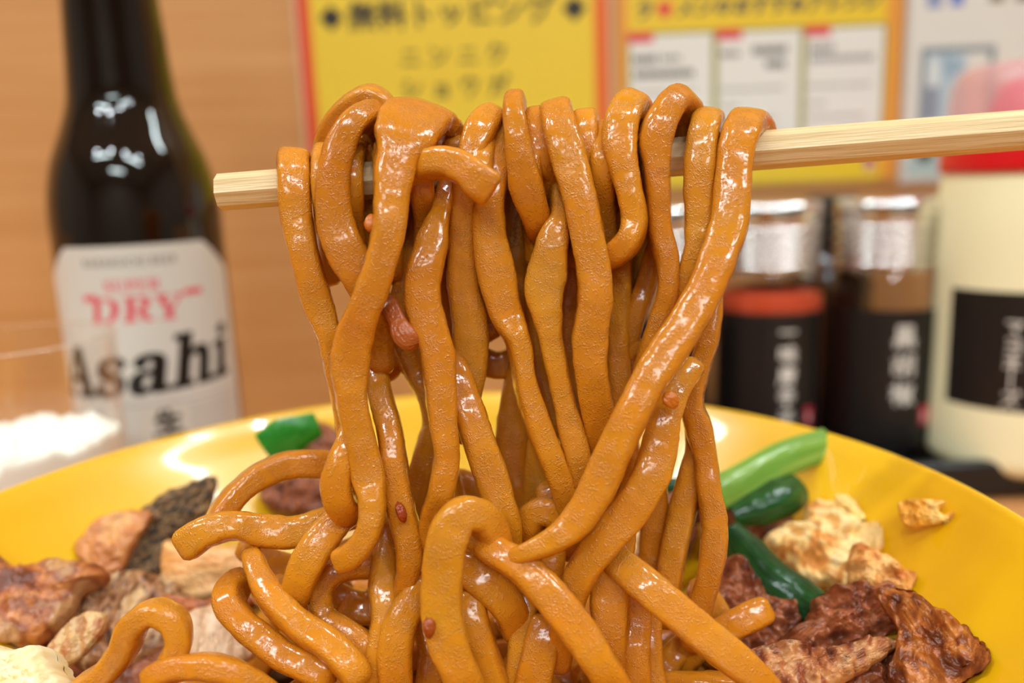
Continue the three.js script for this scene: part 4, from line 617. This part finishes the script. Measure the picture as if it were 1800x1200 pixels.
// green leaves: a ribbon, folded or curled across its width
function leaf(label, path, colours, { curl = 0.6, thick = 0.0007, fold = 0, roll = 0 } = {}) {
  const P = path.map(([x, y, d]) => at(x, y, d)), W = path.map(([, , d, w]) => w / F * d), c = new THREE.CatmullRomCurve3(P, false, 'centripetal'), n = 48, m = 20, pos = [], col = [], uv = [], idx = [];
  for (const side of [1, -1]) { const base = pos.length / 3;
    for (let i = 0; i <= n; i++) {
      const t = i / n, p = c.getPoint(t), T = c.getTangent(t), s = t * (P.length - 1), k = Math.min(P.length - 2, Math.floor(s)), w = W[k] + (W[k + 1] - W[k]) * (s - k);
      const v = camera.position.clone().sub(p).normalize(), N = v.addScaledVector(T, -v.dot(T)).normalize(), B = new THREE.Vector3().crossVectors(T, N), cr = Math.cos(roll), sr = Math.sin(roll), N2 = N.clone().multiplyScalar(cr).addScaledVector(B, sr), B2 = B.clone().multiplyScalar(cr).addScaledVector(N, -sr);
      for (let j = 0; j <= m; j++) {
        const u = j / m * 2 - 1, a = u * curl, r = w / 2 / Math.max(0.15, Math.sin(Math.min(curl, 1.57))), x = curl > 0.05 ? Math.sin(a) * r : u * w / 2, y = curl > 0.05 ? (Math.cos(a) - 1) * r : 0, z = fold * Math.abs(u) * w;
        const q = p.clone().addScaledVector(B2, x).addScaledVector(N2, y - z + side * thick / 2 * (1 - u ** 8) + 0.00015 * n3(i * 0.4, j * 0.9, w * 900));
        pos.push(q.x, q.y, q.z); uv.push(t * 2, j / m * 0.4); const f = Math.max(0, Math.min(1, 0.5 + 0.7 * n3(u * 3, t * 1.4, w * 700) + 0.25 * Math.sin(u * 26 + n3(t, u, 1)))); col.push(...[0, 1, 2].map((z2) => colours[0][z2] * (1 - f) + colours[1][z2] * f));
      } }
    for (let i = 0; i < n; i++) for (let j = 0; j < m; j++) { const a = base + i * (m + 1) + j, b = a + m + 1; side > 0 ? idx.push(a, b, a + 1, a + 1, b, b + 1) : idx.push(a, a + 1, b, a + 1, b + 1, b); }
  }
  const off = (n + 1) * (m + 1); // close the rims
  for (let j = 0; j < m; j++) for (const i of [0, n]) { const a = i * (m + 1) + j; i ? idx.push(a, a + off, a + 1, a + 1, a + off, a + off + 1) : idx.push(a, a + 1, a + off, a + 1, a + off + 1, a + off); }
  const g = new THREE.BufferGeometry(); g.setAttribute('position', new THREE.Float32BufferAttribute(pos, 3)); g.setAttribute('color', new THREE.Float32BufferAttribute(col, 3)); g.setAttribute('uv', new THREE.Float32BufferAttribute(uv, 2)); g.setIndex(idx); g.computeVertexNormals();
  return single('green_leaf', g, leafMaterial, label, 'leaf');
}
leaf('light green cut leaf strip resting on the bowl wall below the jars', [[1238, 878, 0.178, 62], [1300, 848, 0.184, 62], [1380, 806, 0.190, 64], [1462, 778, 0.197, 58]], [S(92, 138, 44), S(132, 168, 72)], { curl: 0.5, thick: 0.001 });
leaf('dark green curled leaf under the light green strip', [[1290, 905, 0.180, 44], [1340, 890, 0.181, 64], [1385, 868, 0.183, 74], [1412, 852, 0.187, 66]], [S(14, 58, 22), S(28, 92, 34)], { curl: 1.1 });
leaf('long dark green glossy leaf lying across the meat', [[1280, 925, 0.172, 40], [1308, 968, 0.168, 76], [1350, 1018, 0.163, 84], [1395, 1050, 0.160, 84], [1432, 1070, 0.157, 70], [1452, 1078, 0.156, 36]], [S(8, 52, 24), S(24, 84, 34)], { curl: 0.95 });
leaf('short green leaf propped against the far side of the bowl', [[468, 795, 0.200, 74], [500, 772, 0.200, 78], [532, 756, 0.200, 56], [560, 745, 0.201, 44]], [S(24, 108, 24), S(48, 142, 36)], { curl: 0.35 });
leaf('tiny dark green scrap between the forking noodles and the light strip', [[1160, 862, 0.186, 20], [1180, 852, 0.186, 26], [1206, 850, 0.187, 22]], [S(14, 58, 22), S(24, 80, 30)], { curl: 0.6 });

// crumbs stuck on the noodles
function crumb(name, label, path, w, colour, cat, thick = 0.0016) { const P = path.map(([x, y, z]) => at(x, y, D0 - z / 1000)), g = sweep(P, P.map((p, i) => w[i] / F * 0.13), { seedNo: label.length, thick, step: 0.0003, RN: 16 }); return single(name, g, phys({ color: colour, roughness: 0.3, bumpMap: wetBump, bumpScale: 0.0003 }), label, cat); }
crumb('chilli_flake', 'small red chilli flake stuck to a noodle', [[699, 882, 8.2], [705, 899, 8.6], [711, 918, 8.6]], [14, 18, 14], lin(150, 54, 12), 'chilli');
crumb('meat_crumb', 'pinkish minced meat crumb clinging beside the twisting noodle', [[668, 522, 4], [686, 540, 7], [700, 566, 8.5], [712, 590, 9.5], [736, 608, 9]], [24, 38, 36, 44, 34], lin(168, 84, 34), 'meat', 0.003);
crumb('meat_crumb', 'small brown meat crumb on the rounded noodle loop', [[750, 1086, 18.5], [755, 1100, 18.8], [754, 1122, 18.5]], [16, 22, 14], lin(150, 66, 20), 'meat');
crumb('meat_crumb', 'tiny fat bead at the edge of the broad folded noodle', [[656, 378, 11], [650, 392, 12], [652, 408, 12]], [12, 20, 14], lin(198, 108, 26), 'meat');
crumb('meat_crumb', 'wet crumb wedged where the two thick noodles cross', [[1168, 692, 13.5], [1178, 702, 14], [1188, 716, 13.5]], [20, 28, 18], lin(194, 104, 26), 'meat');

renderer.render(scene, camera);
